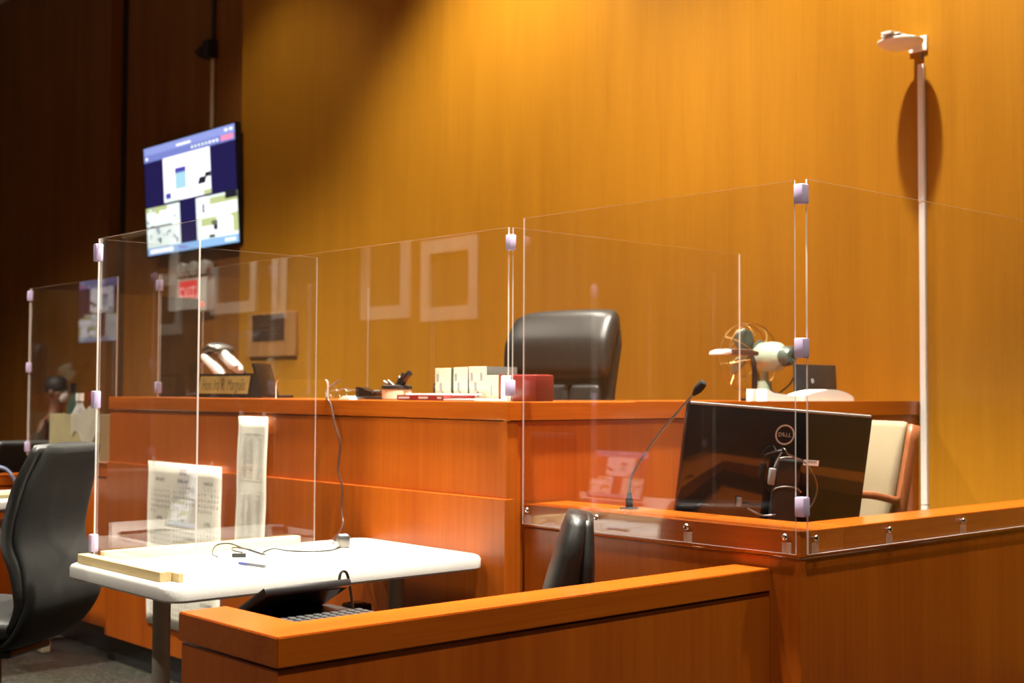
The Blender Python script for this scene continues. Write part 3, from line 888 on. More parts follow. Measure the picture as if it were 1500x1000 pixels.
# name plate
npz = thing('name_plate', 'gold and black name plate standing on the judge bench', 'name plate', (3.0, 5.27, Z))
b = NB(); prism(b, [(2.985, Z), (3.05, Z), (3.02, Z+.108), (3.003, Z+.108)], lambda x, z, s: (x, s, z), 5.028, 5.505); obj('block', b, M['gloss'], npz, False, True)
sl = Vector((.018, 0, .108)).normalized(); nn = Vector((-sl.z, 0, sl.x))
def NP(y, h, o): q = Vector((2.985, y, Z)) + sl*h + nn*o; return q
b = NB(); prism(b, [(5.050, .018), (5.488, .018), (5.488, .098), (5.050, .098)], lambda y, h, s: NP(y, h, s), .0005, .002); obj('gold_face', b, M['gold'], npz, False, True)
b = NB(); t2, tw = text_bm('Hon. Ira R. Margulis', .088)
f = .385/tw
for v in t2.verts: v.co = NP(5.462-v.co.x*f, .034+v.co.y*.86, .0026)
join(b, t2); obj('lettering', b, M['goldtext'], npz, False, True, recalc=False)

# gooseneck desk lamp with tubes
dl = thing('desk_lamp', 'gooseneck desk lamp with white tubes and a grey shade behind the name plate', 'lamp', (3.26, 5.98, Z))
lx = 3.26
b = NB(); lathe(b, [(0, 0), (.055, 0), (.055, .012), (.018, .02), (.014, .035), (0, .035)], (lx, 6.0, Z)); obj('base', b, M['black'], dl, True, True)
pts = spline([(lx, 6.0, Z+.03), (lx, 5.995, Z+.10), (lx, 5.965, Z+.155), (lx, 5.92, Z+.19), (lx, 5.86, Z+.21)], 7)
b = NB(); tube(b, pts, .007, 10); obj('gooseneck', b, M['steel'], dl, True, True)
d = Vector((0, -.86, -.48)).normalized(); e = Vector((0, -.48, .86)).normalized()
b = NB(); pth = [Vector((lx, 5.87, Z+.215))+d*k*.035+e*(.012*math.sin(k*.8)) for k in range(5)]
loft(b, [Vector((lx, 5.875, Z+.20))+e*0.0, Vector((lx, 5.86, Z+.225)), Vector((lx, 5.80, Z+.245)), Vector((lx, 5.745, Z+.235)), Vector((lx, 5.73, Z+.215))], [.03, .055, .06, .06, .05], [.008, .022, .024, .02, .006], (1, 0, 0), 20, 3); obj('shade', b, M['steel'], dl, 'all', True)
for k, (dy, ll) in enumerate(((.02, .22), (-.075, .170), (-.03, .21))):
    s0 = Vector((lx-.035+.035*k, 5.845+dy, Z+.205+.02*(dy < 0)))
    b = NB(); tube(b, [s0, s0+d*.02, s0+d*(ll-.03), s0+d*ll], [.020, .026, .026, .014], 14); obj('tube', b, M['white'], dl, True, True)
b = NB(); obox(b, (lx+.05, 5.68, Z+.125), d, (1, 0, 0), e, .04, .03, .008, .003); obj('switch_box', b, M['black'], dl, False, True)

# leaning dark tablet screen
ts = thing('tablet_display', 'dark slanted display leaning back on the judge bench beside the name plate', 'screen', (3.28, 5.33, Z))
ua = Vector((.80, .60, 0)); va = Vector((-.20, .22, 1)).normalized(); va = (va-ua*va.dot(ua)).normalized(); na = ua.cross(va).normalized()
c0 = Vector((3.26, 5.35, Z+.083))
b = NB(); obox(b, c0, ua, va, na, .105, .080, .007, .003); obj('casing', b, M['gloss'], ts, True, True)
b = NB(); obox(b, c0+va*.0-na*.0075, ua, va, na, .097, .072, .0006); obj('screen', b, plain('dim_screen', (.05, .03, .035), .15), ts, False, True)
b = NB(); box(b, 3.28, 3.36, 5.26, 5.42, Z, Z+.012, .003); obj('stand', b, M['black'], ts, False, True)

# wire eyeglasses
eg = thing('eyeglasses', 'thin wire eyeglasses standing open on the judge bench', 'glasses', (2.99, 4.32, Z))
for k in (0, 1):
    cy = 4.345-.062*k
    b = NB(); tube(b, [(2.96, cy+.026*math.cos(a), Z+.024+.020*math.sin(a)) for a in [2*PI*i/20 for i in range(21)]], .0013, 6); obj('rim', b, M['steel'], eg, True, True)
    yy = 4.373 if k == 0 else 4.255
    b = NB(); tube(b, spline([(2.96, yy, Z+.032), (3.03, yy, Z+.040), (3.08, yy, Z+.036), (3.11, yy, Z+.008)], 5), .0014, 6); obj('temple', b, M['steel'], eg, True, True)
b = NB(); tube(b, spline([(2.96, 4.320, Z+.028), (2.957, 4.314, Z+.033), (2.96, 4.308, Z+.028)], 4), .0013, 6); obj('bridge', b, M['steel'], eg, True, True)

# desk microphone lying low (black) and stapler
st = thing('stapler', 'black stapler lying on the judge bench by the cream mug', 'stapler', (3.0, 4.17, Z))
b = NB(); box(b, 2.985, 3.025, 4.10, 4.24, Z, Z+.012, .004); obj('base', b, M['black'], st, True, True)
b = NB(); prism(b, [(4.235, Z+.012), (4.236, Z+.048), (4.20, Z+.046), (4.16, Z+.034), (4.10, Z+.026), (4.105, Z+.013)], lambda y, z, s: (s, y, z), 2.988, 3.022); obj('arm', b, M['gloss'], st, False, True)
b = NB(); cyl(b, (2.986, 4.12, Z+.030), (3.024, 4.12, Z+.030), .007, 12); cyl(b, (2.986, 4.065, Z+.032), (3.02, 4.085, Z+.032), .006, 12); obj('hinge', b, M['steel'], st, True, True)
mg = thing('mug', 'cream mug full of black pens and clips on the judge bench', 'mug', (3.0, 3.985, Z))
b = NB(); lathe(b, [(0, 0), (.052, 0), (.056, .004), (.056, .040), (.052, .040), (.050, .008), (0, .008)], (3.0, 3.985, Z)); obj('cup', b, M['spine'], mg, True, True)
b = NB(); lathe(b, [(.050, .036), (.058, .040), (.058, .052), (.045, .056), (0, .054)], (3.0, 3.985, Z)); obj('lid', b, M['black'], mg, True, True)
for dy, dz, ty, tz, r in ((.03, .05, .075, .068, .006), (.015, .05, .05, .072, .006), (-.01, .05, -.05, .095, .010), (-.02, .05, -.085, .10, .012), (.0, .05, -.03, .085, .009)):
    b = NB(); tube(b, [(3.0, 3.985+dy, Z+dz), (2.995, 3.985+ty, Z+tz)], r, 10); obj('clip_handle', b, M['gloss'] if dy < 0 else M['steel'], mg, True, True)

# books on the bench
def book(name, label, x0, x1, y0, y1, z0, z1, cover, pages='paper', marks=None, lean=0.0, cat='book', group=None, board=None):
    t = thing(name, label, cat, ((x0+x1)/2, (y0+y1)/2, z0), 0, group)
    def sk(bm):
        for v in bm.verts: v.co.y -= lean*(v.co.z-z0)
        return bm
    c = .003
    b = NB(); box(b, x0, x0+.004, y0, y1, z0, z1, .001); obj('spine', sk(b), M[cover], t, False, True)
    for ya, yb in ((y0, y0+c), (y1-c, y1)):
        b = NB(); box(b, x0+.004, x1, ya, yb, z0, z1); obj('board', sk(b), M[board or cover], t, False, True)
    b = NB(); box(b, x0+.004, x1-.006, y0+c, y1-c, z0+.003, z1-.008); obj('pages', sk(b), M[pages], t, False, True)
    if marks:
        b = NB()
        for a, bb, lo, hi in marks: box(b, x0-.0008, x0-.0001, y1-(y1-y0)*bb, y1-(y1-y0)*a, z0+(z1-z0)*lo, z0+(z1-z0)*hi)
        obj('spine_print', sk(b), M['ink'] if cover != 'red' else M['paper'], t, False, True)
    return t
mk = [(.10, .26, .58, .82), (.30, .46, .28, .54), (.46, .56, .12, .28)]
book('law_book', 'cream law book at the window-card end of the row, beside the small black speaker', 3.05, 3.20, 3.728, 3.816, Z, 1.378, 'spine', marks=mk, board='board')['label'] = 'cream spined law book at the stapler end of the row'
book('law_book', 'cream spined law book in the middle of the three tall ones', 3.05, 3.20, 3.632, 3.709, Z, 1.380, 'spine', marks=mk, board='board')
book('law_book', 'cream spined law book nearest the maroon volumes, marked on both sides of the spine', 3.05, 3.20, 3.524, 3.618, Z, 1.382, 'spine', marks=mk+[(.66, .80, .58, .82)], lean=-.05, board='board')
book('law_book', 'dark olive filler added for the shaded gap between two tall cream law books', 3.06, 3.20, 3.7125, 3.7265, Z, 1.376, 'bottlegreen')  # dark filler stands in for the shade between the books
book('small_book', 'shorter peach cream book beside the tall cream law books', 3.04, 3.20, 3.452, 3.515, Z, 1.350, 'spine', marks=[(.4, .5, .2, .6)])
book('small_book', 'white spined book standing against the maroon box', 3.03, 3.20, 3.372, 3.425, Z, 1.348, 'paper')
book('small_book', 'slim maroon book between the peach book and the white book', 3.04, 3.22, 3.430, 3.448, Z, 1.354, 'maroon')
bx = thing('slip_case', 'maroon slip case standing beside the judge chair on the bench', 'box', (3.1, 3.28, Z))
b = NB(); box(b, 3.02, 3.105, 3.235, 3.366, Z, 1.350, .006); obj('case', b, M['maroon'], bx, True, True)
b = NB(); box(b, 3.03, 3.095, 3.245, 3.356, 1.3502, 1.352); obj('case_top', b, M['red'], bx, False, True)
book('flat_book', 'red paperback lying flat at the front of the judge bench', 2.875, 3.02, 3.553, 3.818, Z, Z+.019, 'red', marks=[(.04, .28, .3, .7), (.48, .68, .3, .7), (.88, .97, .3, .7)])
b = NB(); box(b, 2.90, 3.035, 3.53, 3.80, Z+.0195, Z+.024, .001); tag(obj('paper_stack', b, M['paper']), 'white papers resting on the red paperback', 'papers')
b = NB(); box(b, 2.872, 3.025, 3.385, 3.548, Z, Z+.006, .001); tag(obj('paper_stack', b, M['paper']), 'thin white pamphlet beside the red paperback on the bench', 'papers')
sp = thing('speaker', 'small black desk speaker beside the tall cream law books', 'speaker', (3.1, 3.86, Z))
b = NB(); lathe(b, [(0, 0), (.028, 0), (.03, .01), (.03, .055), (.024, .068), (0, .07)], (3.12, 3.868, Z)); obj('body', b, M['black'], sp, True, True)
b = NB(); lathe(b, [(.0305, .045), (.0305, .055), (.03, .055), (.03, .045)], (3.12, 3.868, Z)); obj('ring', b, M['steel'], sp, True, True)
b = NB(); prism(b, [(4.22, Z), (4.30, Z), (4.27, Z+.012), (4.235, Z+.010)], lambda y, z, s: (s, y, z), 2.95, 3.02); tag(obj('tissue', b, M['paper']), 'crumpled white tissue beside the black stapler', 'tissue')

# ------------------------------------------------------------------ side wing: fan, lamp, laptop, papers
fan = thing('desk_fan', 'vintage green desk fan with a wire cage on the side of the bench', 'fan', (4.72, 3.56, Z))
fc = Vector((4.70, 3.54, 1.452)); fd = Vector((.15, .99, 0)).normalized(); fu = Vector((0, 0, 1)); fr = fd.cross(fu)
b = NB(); lathe(b, [(0, -.10), (.035, -.10), (.045, -.085), (.062, -.06), (.066, -.02), (.064, .03), (.05, .055), (.02, .06), (.02, .085), (0, .085)], fc, fd, 28); obj('motor', b, M['green'], fan, True, True)
b = NB(); lathe(b, [(0, -.145), (.030, -.145), (.042, -.13), (.045, -.10), (0, -.10)], fc, fd, 20); obox(b, fc-fd*.12+fu*.022, fd, fr, fu, .03, .012, .02, .004); obj('gear_case', b, M['greendark'], fan, True, True)
b = NB(); tube(b, [(4.70, 3.56, 1.40), (4.70, 3.56, 1.33)], [.016, .02], 14); tube(b, [(4.70, 3.56, 1.345), (4.70, 3.56, 1.30)], [.03, .034], 14); obj('neck', b, M['green'], fan, True, True)
b = NB(); lathe(b, [(0, 0), (.072, 0), (.072, .012), (.06, .03), (.035, .042), (0, .045)], (4.70, 3.56, Z)); obj('base', b, M['greendark'], fan, True, True)
fh = fc + fd*.115
for i in range(4):
    a = .45+i*PI/2
    e1 = fr*math.cos(a)+fu*math.sin(a); e2 = fr*-math.sin(a)+fu*math.cos(a)
    b = NB(); path = [fh+e1*r for r in (.012, .055, .105, .135)]
    sd = (e2*.85+fd*.5).normalized()
    loft(b, path, [.012, .040, .046, .018], [.0012]*4, sd, 16, 2.2); obj('blade', b, M['greendark'] if i != 2 else M['green'], fan, 'all', True)
b = NB(); lathe(b, [(0, -.02), (.02, -.02), (.022, .01), (.012, .02), (0, .022)], fh, fd, 16); obj('hub', b, M['brass'], fan, True, True)
for off, rad in ((.0, .150), (.055, .150), (.068, .085)):
    b = NB(); tube(b, [fh+fd*(off-.02)+(fr*math.cos(a)+fu*math.sin(a))*rad for a in [2*PI*k/36 for k in range(37)]], .0022, 6, False); obj('cage_ring', b, M['brass'], fan, True, True)
for i in range(8):
    a = i*PI/4+.2; e1 = fr*math.cos(a)+fu*math.sin(a)
    b = NB(); tube(b, spline([fc+fd*.05+e1*.05, fh-fd*.04+e1*.115, fh+e1*.152, fh+fd*.035+e1*.150, fh+fd*.049+e1*.08, fh+fd*.05+e1*.02], 5), .0016, 6); obj('cage_wire', b, M['brass'], fan, True, True)
b = NB(); tube(b, spline([fc-fd*.14-fu*.01, fc-fd*.17-fu*.05, fc-fd*.13-fu*.12, Vector((4.85, 3.62, 1.275)), Vector((4.95, 3.66, 1.268))], 6), .004, 8); obj('power_cord', b, M['black'], fan, True, True)

bl = thing('desk_lamp', 'black desk lamp with a flat brown head in front of the vintage fan', 'lamp', (4.48, 3.45, Z))
b = NB(); lathe(b, [(0, 0), (.06, 0), (.06, .008), (.02, .014), (0, .016)], (4.483, 3.45, Z)); obj('base', b, M['black'], bl, True, True)
b = NB(); tube(b, spline([(4.483, 3.45, Z+.01), (4.484, 3.45, Z+.12), (4.478, 3.45, Z+.165), (4.455, 3.45, Z+.192), (4.42, 3.45, Z+.20)], 6), .0105, 12); obj('arm', b, M['black'], bl, True, True)
b = NB(); p = [(4.455, 3.45, Z+.198), (4.40, 3.45, Z+.201), (4.30, 3.45, Z+.202), (4.27, 3.45, Z+.200)]
loft(b, p, [.045, .055, .055, .05], [.010, .014, .015, .012], (0, 1, 0), 20, 5); obj('head', b, plain('brown_enamel', (.06, .028, .02), .35), bl, True, True)
b = NB(); p = [(4.27, 3.45, Z+.200), (4.245, 3.45, Z+.197), (4.222, 3.45, Z+.190)]
loft(b, p, [.05, .045, .03], [.012, .009, .003], (0, 1, 0), 20, 4); obj('head_end', b, plain('grey_enamel', (.42, .42, .40), .4), bl, True, True)

lp = thing('laptop', 'open dark laptop at the far end of the bench wing', 'laptop', (4.71, 3.38, Z))
b = NB(); box(b, 4.56, 4.86, 3.315, 3.46, Z, Z+.016, .003); obj('base', b, M['black'], lp, False, True)
b = NB(); obox(b, (4.715, 3.305, Z+.083), (1, 0, 0), Vector((.10, .12, 1)).normalized(), Vector((0, 1, -.12)).normalized(), .150, .072, .005, .003); lid = obj('lid', b, M['black'], lp, True, True)
b = NB(); lathe(b, [(0, 0), (.010, 0), (.010, .001), (0, .001)], (4.685, 3.2985, Z+.085), (0, -1, .1), 16); obj('lid_emblem', b, M['greyplastic'], lp, False, True)
pp = thing('paper_stack', 'curled stack of white papers on the bench wing in front of the laptop', 'papers', (4.75, 3.27, Z))
def curled(name, x0, x1, y0, y1, prof, m):
    b = NB(); n = 24
    rows = []
    for i in range(n+1):
        u = i/n; h = prof(u); x = x0+(x1-x0)*u
        rows.append([b.verts.new((x, y0, Z+.0002)), b.verts.new((x, y0, Z+h)), b.verts.new((x, y1, Z+h)), b.verts.new((x, y1, Z+.0002))])
    for a, c in zip(rows, rows[1:]):
        for k in range(4): b.faces.new((a[k], a[(k+1) % 4], c[(k+1) % 4], c[k]))
    b.faces.new(rows[0]); b.faces.new(rows[-1][::-1])
    return obj(name, b, M[m], pp, True, True)
curled('sheets', 4.205, 4.47, 3.175, 3.275, lambda u: .036-.02*u+.012*math.exp(-(u*9)**2), 'paper')
curled('sheets', 4.44, 4.80, 3.172, 3.272, lambda u: .016+.042*math.sin(PI*min(1, u*1.0)**.9)**.8*(.5+.5*u), 'white')

# ------------------------------------------------------------------ reporter desk inside the low rail
dk = thing('reporter_desk', 'low desk hidden inside the low rail, carrying the half-open laptop', 'desk', (1.5, 2.3, 0))
P('desktop', M['bench_x'], dk, (1.48, 2.00, 2.29, 2.66, .70, .725))
P('desk_leg', M['bench_z'], dk, (1.48, 1.50, 2.30, 2.64, 0, .70))
P('desk_leg', M['bench_z'], dk, (1.98, 2.00, 2.30, 2.64, 0, .70))
l3 = thing('laptop', 'half-open black laptop with its keys showing behind the low rail', 'laptop', (1.70, 2.60, .7255), 0)
b = NB(); box(b, -.135, .135, -.11, .10, 0, .048, .008); obj('base', b, M['black'], l3, True)
kb = NB(); box(kb, -.0082, .0082, -.0085, .0085, 0, .007, .0015, 1)
k0 = None
for r_ in range(3):
    for k in range(11):
        if k0 is None:
            k0 = obj('key', kb, plain('key_grey', (.045, .045, .045), .3), l3); kk = k0
        else:
            kk = k0.copy(); COL.objects.link(kk); kk.parent = l3
        kk.location = (-.115+k*.023, -.095+r_*.024, .0482)
th = math.radians(27); ve = Vector((0, -math.cos(th), math.sin(th))); nv = Vector((0, math.sin(th), math.cos(th)))
b = NB(); obox(b, Vector((-.012, .098, .052))+ve*.070, (1, 0, 0), ve, nv, .118, .075, .009, .005); obj('lid', b, M['black'], l3, True)
b = NB(); obox(b, Vector((-.012, .098, .052))+ve*.066-nv*.0095, (1, 0, 0), ve, nv, .108, .064, .001); obj('screen', b, M['gloss'], l3)
b = NB(); tube(b, spline([(.09, .0, .105), (.10, .005, .135), (.122, .01, .128), (.140, .015, .06), (.146, .02, .0)], 6), .0035, 8); obj('power_lead', b, M['black'], l3, True)
bb = thing('power_box', 'small black power box standing on the floor beside the table leg', 'box', (2.60, 3.66, 0))
b = NB(); box(b, 2.56, 2.63, 3.62, 3.70, .0, .58, .006); obj('case', b, M['black'], bb, True, True)
b = NB(); box(b, 2.575, 2.615, 3.635, 3.685, .5805, .583); obj('cover', b, M['gloss'], bb, False, True)
bb['label'] = 'narrow black computer tower under the white table beside its leg'; bb['category'] = 'computer'; bb.name = 'computer_tower'

# ------------------------------------------------------------------ wall fittings
ap = thing('wireless_access_point', 'white round wireless access point on a bracket high on the wall', 'access point', (5.3, 3.17, 2.86))
b = NB(); box(b, XW-.012, XW-.0005, 3.105, 3.195, 2.835, 2.905, .003); obj('wall_plate', b, M['white'], ap, False, True)
b = NB(); box(b, 5.03, XW-.012, 3.125, 3.175, 2.868, 2.880, .002); box(b, 5.06, 5.12, 3.105, 3.195, 2.867, 2.876, .002); obj('bracket', b, M['white'], ap, False, True)
b = NB(); lathe(b, [(0, 0), (.068, .0), (.088, .008), (.099, .020), (.099, .028), (.080, .036), (.03, .038), (0, .038)], (5.145, 3.15, 2.829)); obj('housing', b, M['white'], ap, True, True)
b = NB(); cyl(b, (XW-.006, 3.135, 2.80), (XW-.006, 3.135, 2.83), .006, 8); obj('cable', b, M['greyplastic'], ap, True, True)
rw = thing('cable_raceway', 'white cable raceway running down the wall below the access point', 'raceway', (5.3, 3.13, .1))
P('raceway_section', M['white'], rw, (XW-.020, XW-.0005, 3.118, 3.148, 2.150, 2.775), bev=.003)
P('raceway_section', M['white'], rw, (XW-.020, XW-.0005, 3.116, 3.146, .80, 2.147), bev=.003)
P('raceway_section', M['white'], rw, (XW-.020, XW-.0005, 3.116, 3.146, .125, .797), bev=.003)

# wall television
def screen_face(bm, quad, mats, o):
    pass
TVM = {k: glow('screen_'+k, c, s) for k, c, s in (
    ('bar', (.20, .24, .62), 1.1), ('bar2', (.30, .36, .78), 1.1), ('navy', (.018, .014, .085), 1.0), ('white', (.93, .93, 1.0), 1.5),
    ('cyan', (.42, .72, .85), 1.1), ('blue', (.08, .08, .45), 1.0), ('green', (.55, .62, .28), 1.1), ('pale', (.78, .88, .82), 1.3),
    ('red', (.95, .30, .50), 1.1), ('dark', (.03, .03, .05), .6), ('task', (.28, .50, .82), 1.2), ('brown', (.16, .10, .11), .8), ('grey', (.45, .50, .55), 1.0))}
TVK = list(TVM)
def conference(bm, fn, lay=.0006):
    """video-call picture as thin quads; fn(u,v,o): u 0..1 left-right as seen, v 0..1 bottom-top"""
    def q(u0, v0, u1, v1, k, o=1, sk=0.0):
        f = bm.faces.new([bm.verts.new(fn(*p, lay*o)) for p in ((u0, v0), (u1, v0), (u1+sk, v1), (u0+sk, v1))])
        f.material_index = TVK.index(k)
    q(0, 0, 1, 1, 'navy', 0)
    q(0, .93, 1, 1, 'bar2'); q(0, .865, 1, .93, 'bar'); q(.38, .945, .54, .962, 'white', 2)
    q(.86, .88, .985, .925, 'red', 2); q(.02, .885, .045, .91, 'white', 2); q(.90, .955, .93, .975, 'white', 2); q(.95, .955, .98, .975, 'white', 2)
    for k in range(8): q(.545+k*.038, .888, .565+k*.038, .912, 'white' if k > 4 else 'pale', 2)
    q(.22, .46, .74, .865, 'white'); q(.355, .56, .475, .735, 'cyan', 2); q(.355, .705, .475, .75, 'blue', 3)
    q(.24, .46, .30, .54, 'blue', 2); q(.60, .56, .68, .62, 'dark', 2, .02); q(.68, .61, .74, .65, 'dark', 2); q(.24, .46, .40, .49, 'pale', 3); q(.66, .46, .74, .50, 'green', 3)
    q(0, .07, .39, .44, 'pale'); q(.57, .07, 1, .44, 'pale')
    r = random.Random(5)
    for k in range(16):
        u = r.uniform(.0, .33); v = r.uniform(.26, .40); q(u, v, u+r.uniform(.02, .07), v+r.uniform(.01, .04), r.choice(['white', 'pale', 'green', 'grey']), 2)
    for k in range(22):
        u = r.uniform(.0, .36); v = r.uniform(.08, .24); q(u, v, u+r.uniform(.012, .04), v+r.uniform(.01, .05), r.choice(['white', 'dark', 'grey', 'white']), 2)
    q(.0, .25, .30, .265, 'dark', 3); q(.0, .40, .25, .44, 'green', 2)
    q(.59, .27, .68, .44, 'white', 2); q(.64, .30, .66, .38, 'dark', 3); q(.72, .26, .98, .36, 'white', 2, .01); q(.72, .36, 1, .42, 'green', 2); q(.88, .385, 1, .45, 'dark', 3)
    q(.62, .11, .75, .18, 'white', 3); q(.62, .18, .78, .25, 'green', 2); q(.80, .08, .95, .23, 'white', 3); q(.93, .10, 1, .26, 'green', 2); q(.73, .14, .79, .22, 'dark', 2); q(.70, .075, .76, .10, 'dark', 3)
    q(0, 0, 1, .07, 'task'); q(.03, .015, .30, .055, 'white', 2); q(.36, .02, .46, .05, 'bar2', 2); q(.86, .02, .97, .05, 'pale', 2)
tv = thing('wall_television', 'large wall television showing a video call above the exit sign', 'television', (5.28, 9.8, 2.44))
tb = Vector((5.275, 0, 2.44)); tt = Vector((5.215, 0, 3.40)); tu = (tt-tb).normalized(); tn = Vector((-tu.z, 0, tu.x))
TY0, TY1 = 10.62, 9.045
def TVP(y, h, o): q = tb + tu*h + tn*o; return Vector((q.x, y, q.z))
TVH = (tt-tb).length
b = NB(); prism(b, [(TY0, 0), (TY1, 0), (TY1, TVH), (TY0, TVH)], TVP, -.045, 0); obj('casing', b, M['black'], tv, False, True)
b = NB(); conference(b, lambda u, v, o: TVP(TY0-.015+(TY1-TY0+.035)*u, .02+(TVH-.032)*v, .001+o)); obj('screen', b, [TVM[k] for k in TVK], tv, False, True, recalc=False)
b = NB(); box(b, 5.27, 5.369, 9.6, 10.0, 2.7, 3.1); obj('wall_mount', b, M['black'], tv, False, True)

cd = thing('wall_conduit', 'conduit above the television with a dark junction box', 'conduit', (5.36, 9.66, 3.3))
b = NB(); cyl(b, (5.350, 9.66, 3.35), (5.350, 9.66, 4.05), .017, 12); obj('lower_pipe', b, M['creampaint'], cd, True, True)
b = NB(); cyl(b, (5.350, 9.66, 4.13), (5.350, 9.66, CEIL-.001), .016, 12); obj('upper_pipe', b, M['black'], cd, True, True)
b = NB(); box(b, 5.28, 5.3695, 9.61, 9.72, 4.03, 4.18, .004); obj('junction_box', b, M['black'], cd, False, True)
b = NB(); cyl(b, (5.27, 9.755, 4.10), (5.34, 9.745, 4.09), .045, 16); cyl(b, (5.262, 9.80, 4.10), (5.30, 9.78, 4.10), .018, 12); obj('camera_head', b, M['black'], cd, True, True)
b = NB(); cyl(b, (5.345, 11.24, 2.69), (5.345, 10.64, 2.69), .026, 12); tag(obj('wall_raceway', b, M['creampaint'], smooth=True), 'short cream raceway on the wall beside the television', 'raceway')

# exit sign with emergency heads
ex = thing('exit_sign', 'red lit exit sign with emergency lamp heads on the wall', 'exit sign', (5.30, 9.8, 1.95))
EX0, EX1 = 5.285, 5.369
b = NB(); box(b, EX0, EX1, 9.60, 10.09, 1.945, 2.225, .008); obj('housing', b, M['white'], ex, True, True)
b = NB(); box(b, EX0-.004, EX0-.0005, 9.755, 10.06, 1.965, 2.205); obj('sign_face', b, M['exitred'], ex, False, True)
b = NB(); t2, tw = text_bm('EXIT', .26); f = .27/tw
for v in t2.verts: v.co = Vector((EX0-.005, 10.045-v.co.x*f, 2.0+v.co.y*.86))
join(b, t2); obj('lettering', b, M['exitletter'], ex, False, True, recalc=False)
for y in (9.62, 9.80, 9.99):
    b = NB(); lathe(b, [(.02, .09), (.05, .07), (.062, .0), (.058, -.01), (.0, -.014)], (5.27, y, 2.30), (1, 0, .1), 20); cyl(b, (5.32, y, 2.225), (5.32, y, 2.28), .015, 10); obj('lamp_head', b, M['glassbulb'], ex, True, True)
b = NB(); lathe(b, [(0, 0), (.016, 0), (.012, .006), (0, .008)], (EX0-.0005, 9.66, 2.0), (-1, 0, 0), 12); obj('indicator', b, glow('indicator_red', (1, .05, .03), 6.0), ex, True, True)

# plaque on the wall
pq = thing('wall_plaque', 'brown wooden plaque with a dark plate on the wall behind the bench', 'plaque', (5.29, 8.6, 1.55))
b = NB(); box(b, XW-.03, XW-.0005, 8.25, 8.93, 1.55, 1.885, .008); obj('board', b, M['plaquewood'], pq, False, True)
b = NB(); box(b, XW-.036, XW-.0305, 8.39, 8.84, 1.672, 1.872, .002); pl = obj('plate', b, plain('dark_plate', (.045, .03, .025), .3, .3), pq, False, True)
b = NB()
for k in range(4): box(b, XW-.0375, XW-.0365, 8.45+.02*k, 8.78-.03*k, 1.700+k*.042, 1.712+k*.042)
obj('engraving', b, M['steel'], pl, False, True)

# ------------------------------------------------------------------ far left: clerk's things and a seated person
cb = thing('carton', 'tan open carton holding bottles on the ledge of the dim box', 'carton', (2.99, 6.65, .9305))
b = NB(); z0, z1 = .9305, 1.165
for q in ((2.905, 2.909, 6.34, 6.97, z0, z1), (3.076, 3.08, 6.34, 6.97, z0, z1), (2.909, 3.076, 6.34, 6.344, z0, z1), (2.909, 3.076, 6.966, 6.97, z0, z1), (2.909, 3.076, 6.344, 6.966, z0, z0+.004)): box(b, *q)
obj('carton_body', b, M['khaki'], cb, False, True)
b = NB()
top = spline([(2.898, 6.335, 1.185), (2.894, 6.42, 1.215), (2.896, 6.50, 1.19), (2.894, 6.60, 1.16), (2.898, 6.68, 1.17)], 5)
bot = [Vector((2.9015, p_.y, 1.03+.05*math.sin(p_.y*23))) for p_ in top]
tv_ = [b.verts.new(p_) for p_ in top]; bv_ = [b.verts.new(p_) for p_ in bot]
for k in range(len(top)-1): b.faces.new((tv_[k], tv_[k+1], bv_[k+1], bv_[k]))
rr = bmesh.ops.extrude_face_region(b, geom=b.faces[:])
for v in [e for e in rr['geom'] if isinstance(e, bmesh.types.BMVert)]: v.co.x += .001
obj('plastic_bag', b, plain('pale_film', (.50, .47, .38), .3), cb, True, True)
def bottle(y, x, h, r, m, capm, label):
    t = thing('bottle', label, 'bottle', (x, y, z0+.0045))
    b = NB(); lathe(b, [(0, 0), (r, 0), (r, h*.68), (r*.45, h*.82), (r*.42, h*.88), (0, h*.88)], (0, 0, 0)); obj('bottle_body', b, M[m], t, True)
    b = NB(); lathe(b, [(r*.52, h*.88), (r*.52, h), (0, h)], (0, 0, 0)); obj('bottle_cap', b, M[capm], t, True)
bottle(6.885, 3.0, .395, .036, 'bottlegreen', 'black', 'tall dark green bottle in the tan carton')
bottle(6.78, 2.99, .34, .040, 'bottle', 'white', 'cloudy white bottle in the tan carton')
bottle(6.67, 3.01, .35, .034, 'maroon', 'red', 'dark red bottle in the tan carton')
ry = thing('desk_tray', 'long grey tray lying on the dim box shelf', 'tray', (3.1, 6.6, .93))
b = NB(); box(b, 3.087, 3.098, 6.13, 7.05, .9255, .975, .003); obj('tray_front', b, M['greyplastic'], ry, True, True)
b = NB(); tube(b, spline([(2.60, 7.26, .80), (2.70, 7.285, .86), (2.80, 7.29, .85), (2.86, 7.27, .74), (2.88, 7.25, .60)], 6), .008, 8); tag(obj('blue_hose', b, M['blue'], smooth=True), 'pale blue cord looped over the far low rail', 'cord')

